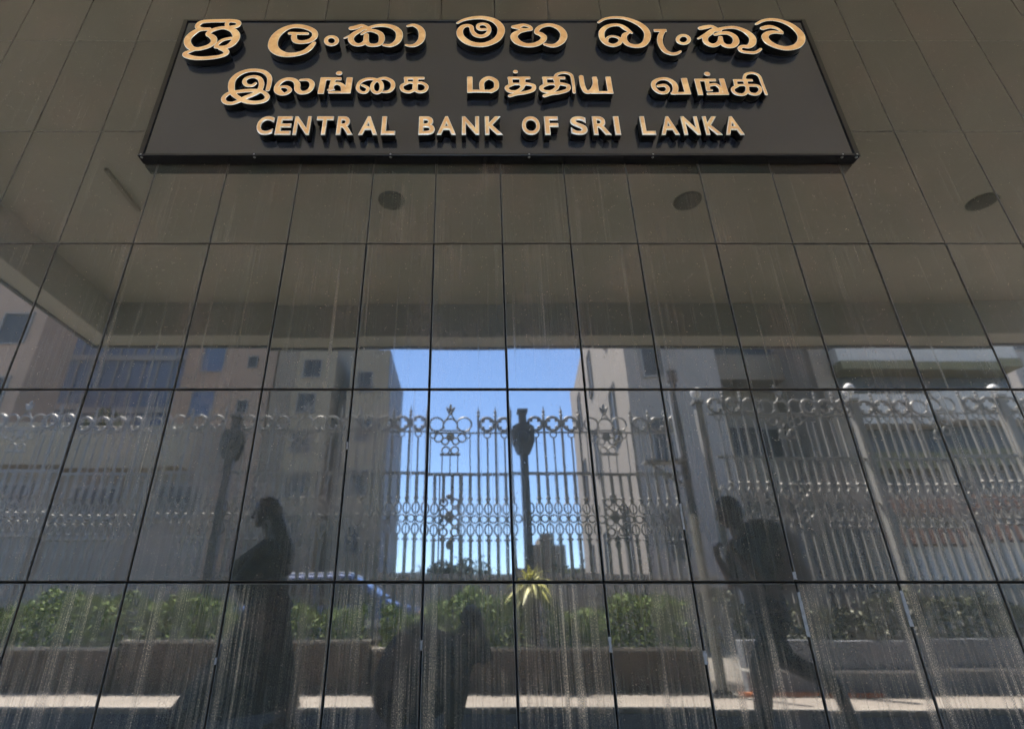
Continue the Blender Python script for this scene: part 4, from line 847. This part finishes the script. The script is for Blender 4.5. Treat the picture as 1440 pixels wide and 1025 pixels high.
def walker_woman():
    D_ = 4.66; o = empty('person', (-1.70, -2.66, 0)); L = o.location
    tag(o, 'woman walking left in a long dark dress and loose dark hair', 'person')
    V = lambda x, y, dy=0.: at(x, y, D_, dy) - L
    hc = V(376, 721); nb_ = V(382, 766); ch = V(380, 790); pel = V(378, 850); fa = V(272, 985, .08); ra = V(404, 985, -.08); fa.z = .09; ra.z = .10
    fk = (pel + fa) / 2 + Vector((-.05, .04, .05)); rk = (pel + ra) / 2 + Vector((-.03, -.04, 0))
    b = MB(); f, sd_, u = head(b, hc, (-1, .15, -.08), .97); b.capsule(nb_, hc + Vector((.02, 0, -.06)), .05, .046); b.ball(ch, (.10, .155, .17)); b.ball(pel, (.13, .165, .12)); b.capsule(ch, pel, .095, .12)
    for s_, kn, an in ((1, fk, fa), (-1, rk, ra)):
        b.capsule(pel + Vector((0, s_ * .08, -.03)), kn, .08, .052); b.capsule(kn, an, .05, .034); b.capsule(an, Vector((an.x - .15, an.y, .035)), .036, .026)
    for s_, wr in ((1, V(362, 818, .20)), (-1, V(392, 838, -.18))):
        sh = nb_ + Vector((.0, s_ * .16, -.05)); el = sh + Vector((-.10 if s_ > 0 else .05, s_ * .05, -.25)); b.capsule(sh, el, .043, .034); b.capsule(el, wr, .033, .024); hand(b, wr, wr - el, (0, -s_, 0), .45, .9)
    b.build('body', M['skin'], o, remesh=.011); eyes(o, hc, f, sd_, u, .97)
    b = MB(); b.ball(hc + u * .04 - f * .015, (.110, .092, .100)); b.ball(hc - f * .07 - u * .03, (.075, .090, .13)); b.capsule(hc + Vector((.08, 0, -.05)), V(401, 775), .075, .095); b.capsule(V(401, 775), V(404, 800), .085, .055); b.build('hair', M['hair'], o, remesh=.012)
    b = MB(); b.ball(ch, (.125, .18, .19)); b.capsule(nb_ + Vector((0, 0, -.03)), ch, .10, .13); b.capsule(ch, pel, .115, .15)
    for s_, ex in ((1, -.10), (-1, .05)):
        sh = nb_ + Vector((0, s_ * .16, -.05)); el = sh + Vector((ex, s_ * .05, -.25)); b.capsule(sh, el, .062, .07)
    b.build('blouse', M['dark_cloth'], o, remesh=.014)
    # long skirt, hem carried forward by the stride
    b = MB(); rings = []
    for k in range(15):
        t = k / 14; z = pel.z + .06 + (.14 - pel.z - .06) * t; cxx = pel.x + (-.15) * t ** 1.2; rx = .15 + .32 * t ** 1.25; ry = .15 + .20 * t
        rings.append([b.bm.verts.new((cxx + math.cos(a) * rx * (1 + .07 * t * math.sin(7 * a)), pel.y + math.sin(a) * ry * (1 + .10 * t * math.sin(9 * a + 1)), z + (.05 * math.cos(a) * t))) for a in (2 * math.pi * q / 48 for q in range(48))])
    for p, q in zip(rings, rings[1:]): b.bridge(p, q)
    b._f(rings[0]); b.build('skirt', M['dark_cloth'], o, smooth=True)
    b = MB(); b.capsule(V(345, 800, .12), V(388, 775, .15), .07, .09); b.capsule(V(345, 800, .12), V(352, 838, .1), .075, .06); b.build('shawl', M['shawl'], o, remesh=.016)
    for an in (fa, ra):
        b = MB(); b.capsule(an + Vector((.02, 0, -.045)), Vector((an.x - .16, an.y, .035)), .043, .034); b.build('shoe', M['shoe'], o, remesh=.012)

def photographer():
    o = empty('person', (-.35, -2.5, 0)); L = o.location; tag(o, 'photographer crouching low with a raised camera and a round pack on the back', 'person')
    V = lambda x, y, z: Vector((x, y, z)) - L
    hc = V(.035, -2.30, .735); nb_ = V(-.05, -2.36, .60); ch = V(-.16, -2.45, .47); pel = V(-.34, -2.58, .24)
    b = MB(); f, sd_, u = head(b, hc, (-.05, 1, .1), .86); b.capsule(nb_, hc + Vector((0, -.01, -.05)), .055, .05); b.ball(ch, (.19, .14, .19)); b.ball(pel, (.19, .16, .14)); b.capsule(ch, pel, .145, .15); b.ball(nb_ + Vector((-.02, 0, -.06)), (.18, .10, .09))
    legs = []
    for s_, kn, an in ((1, V(-.06, -2.28, .34), V(-.10, -2.46, .07)), (-1, V(-.52, -2.32, .30), V(-.50, -2.55, .07))):
        hp = pel + Vector((s_ * .10, 0, 0)); b.capsule(hp, kn, .09, .065); b.capsule(kn, an, .062, .042); b.capsule(an, an + Vector((0, .17, -.03)), .042, .034); legs.append((hp, kn, an))
    arms = []
    for s_, el, wr in ((1, V(.13, -2.30, .52), V(.105, -2.19, .66)), (-1, V(-.22, -2.24, .50), V(-.03, -2.16, .64))):
        sh = nb_ + Vector((s_ * .15, 0, -.05)); b.capsule(sh, el, .05, .04); b.capsule(el, wr, .038, .028); hand(b, wr, (-.15 * s_, .25, .9), (-s_, .2, 0), .7, .9); arms.append((sh, el, wr))
    b.build('body', M['skin'], o, remesh=.011); eyes(o, hc, f, sd_, u, .86)
    b = MB(); b.ball(hc + Vector((0, -.015, .03)), (.078, .092, .085)); b.ball(hc + Vector((0, -.06, -.02)), (.07, .05, .08)); b.build('hair', M['hair'], o, remesh=.010)
    b = MB(); b.ball(ch, (.21, .16, .21)); b.capsule(ch, pel, .165, .17); b.ball(nb_ + Vector((-.02, 0, -.06)), (.20, .12, .10))
    for sh, el, wr in arms: b.capsule(sh, el, .066, .056); b.capsule(el, el + (wr - el) * .7, .054, .042)
    b.build('shirt', M['dark_cloth'], o, remesh=.014)
    b = MB(); b.ball(pel, (.21, .18, .15))
    for hp, kn, an in legs: b.capsule(hp, kn, .112, .085); b.capsule(kn, an + (kn - an) * .1, .082, .062)
    b.build('trousers', M['navy_cloth'], o, remesh=.014)
    for hp, kn, an in legs:
        b = MB(); b.capsule(an + Vector((0, -.03, -.02)), an + Vector((0, .18, -.03)), .055, .045); b.build('shoe', M['shoe'], o, remesh=.012)
    b = MB(); b.ball(V(-.40, -2.66, .42), (.27, .20, .33), Euler((0, .55, 0))); b.ball(V(-.50, -2.68, .30), (.22, .18, .25)); b.build('backpack', M['pack'], o, remesh=.018)
    c = empty('hand_camera', (.03, -2.10, .74)); tag(c, 'black hand camera held up to the face by the crouching photographer', 'camera')
    b = MB(); b.box((-.07, -.10, -.05), (.07, -.035, .045)); b.box((-.03, -.10, .046), (.03, -.045, .075)); b.build('body', M['black'], c, bevel=.008)
    b = MB(); b.tube([(0, -.034, -.005), (0, .03, -.005), (0, .034, -.005)], [.04, .04, .036], 18); b.build('lens', M['black'], c, smooth=False)
walker_man(); walker_woman(); photographer()
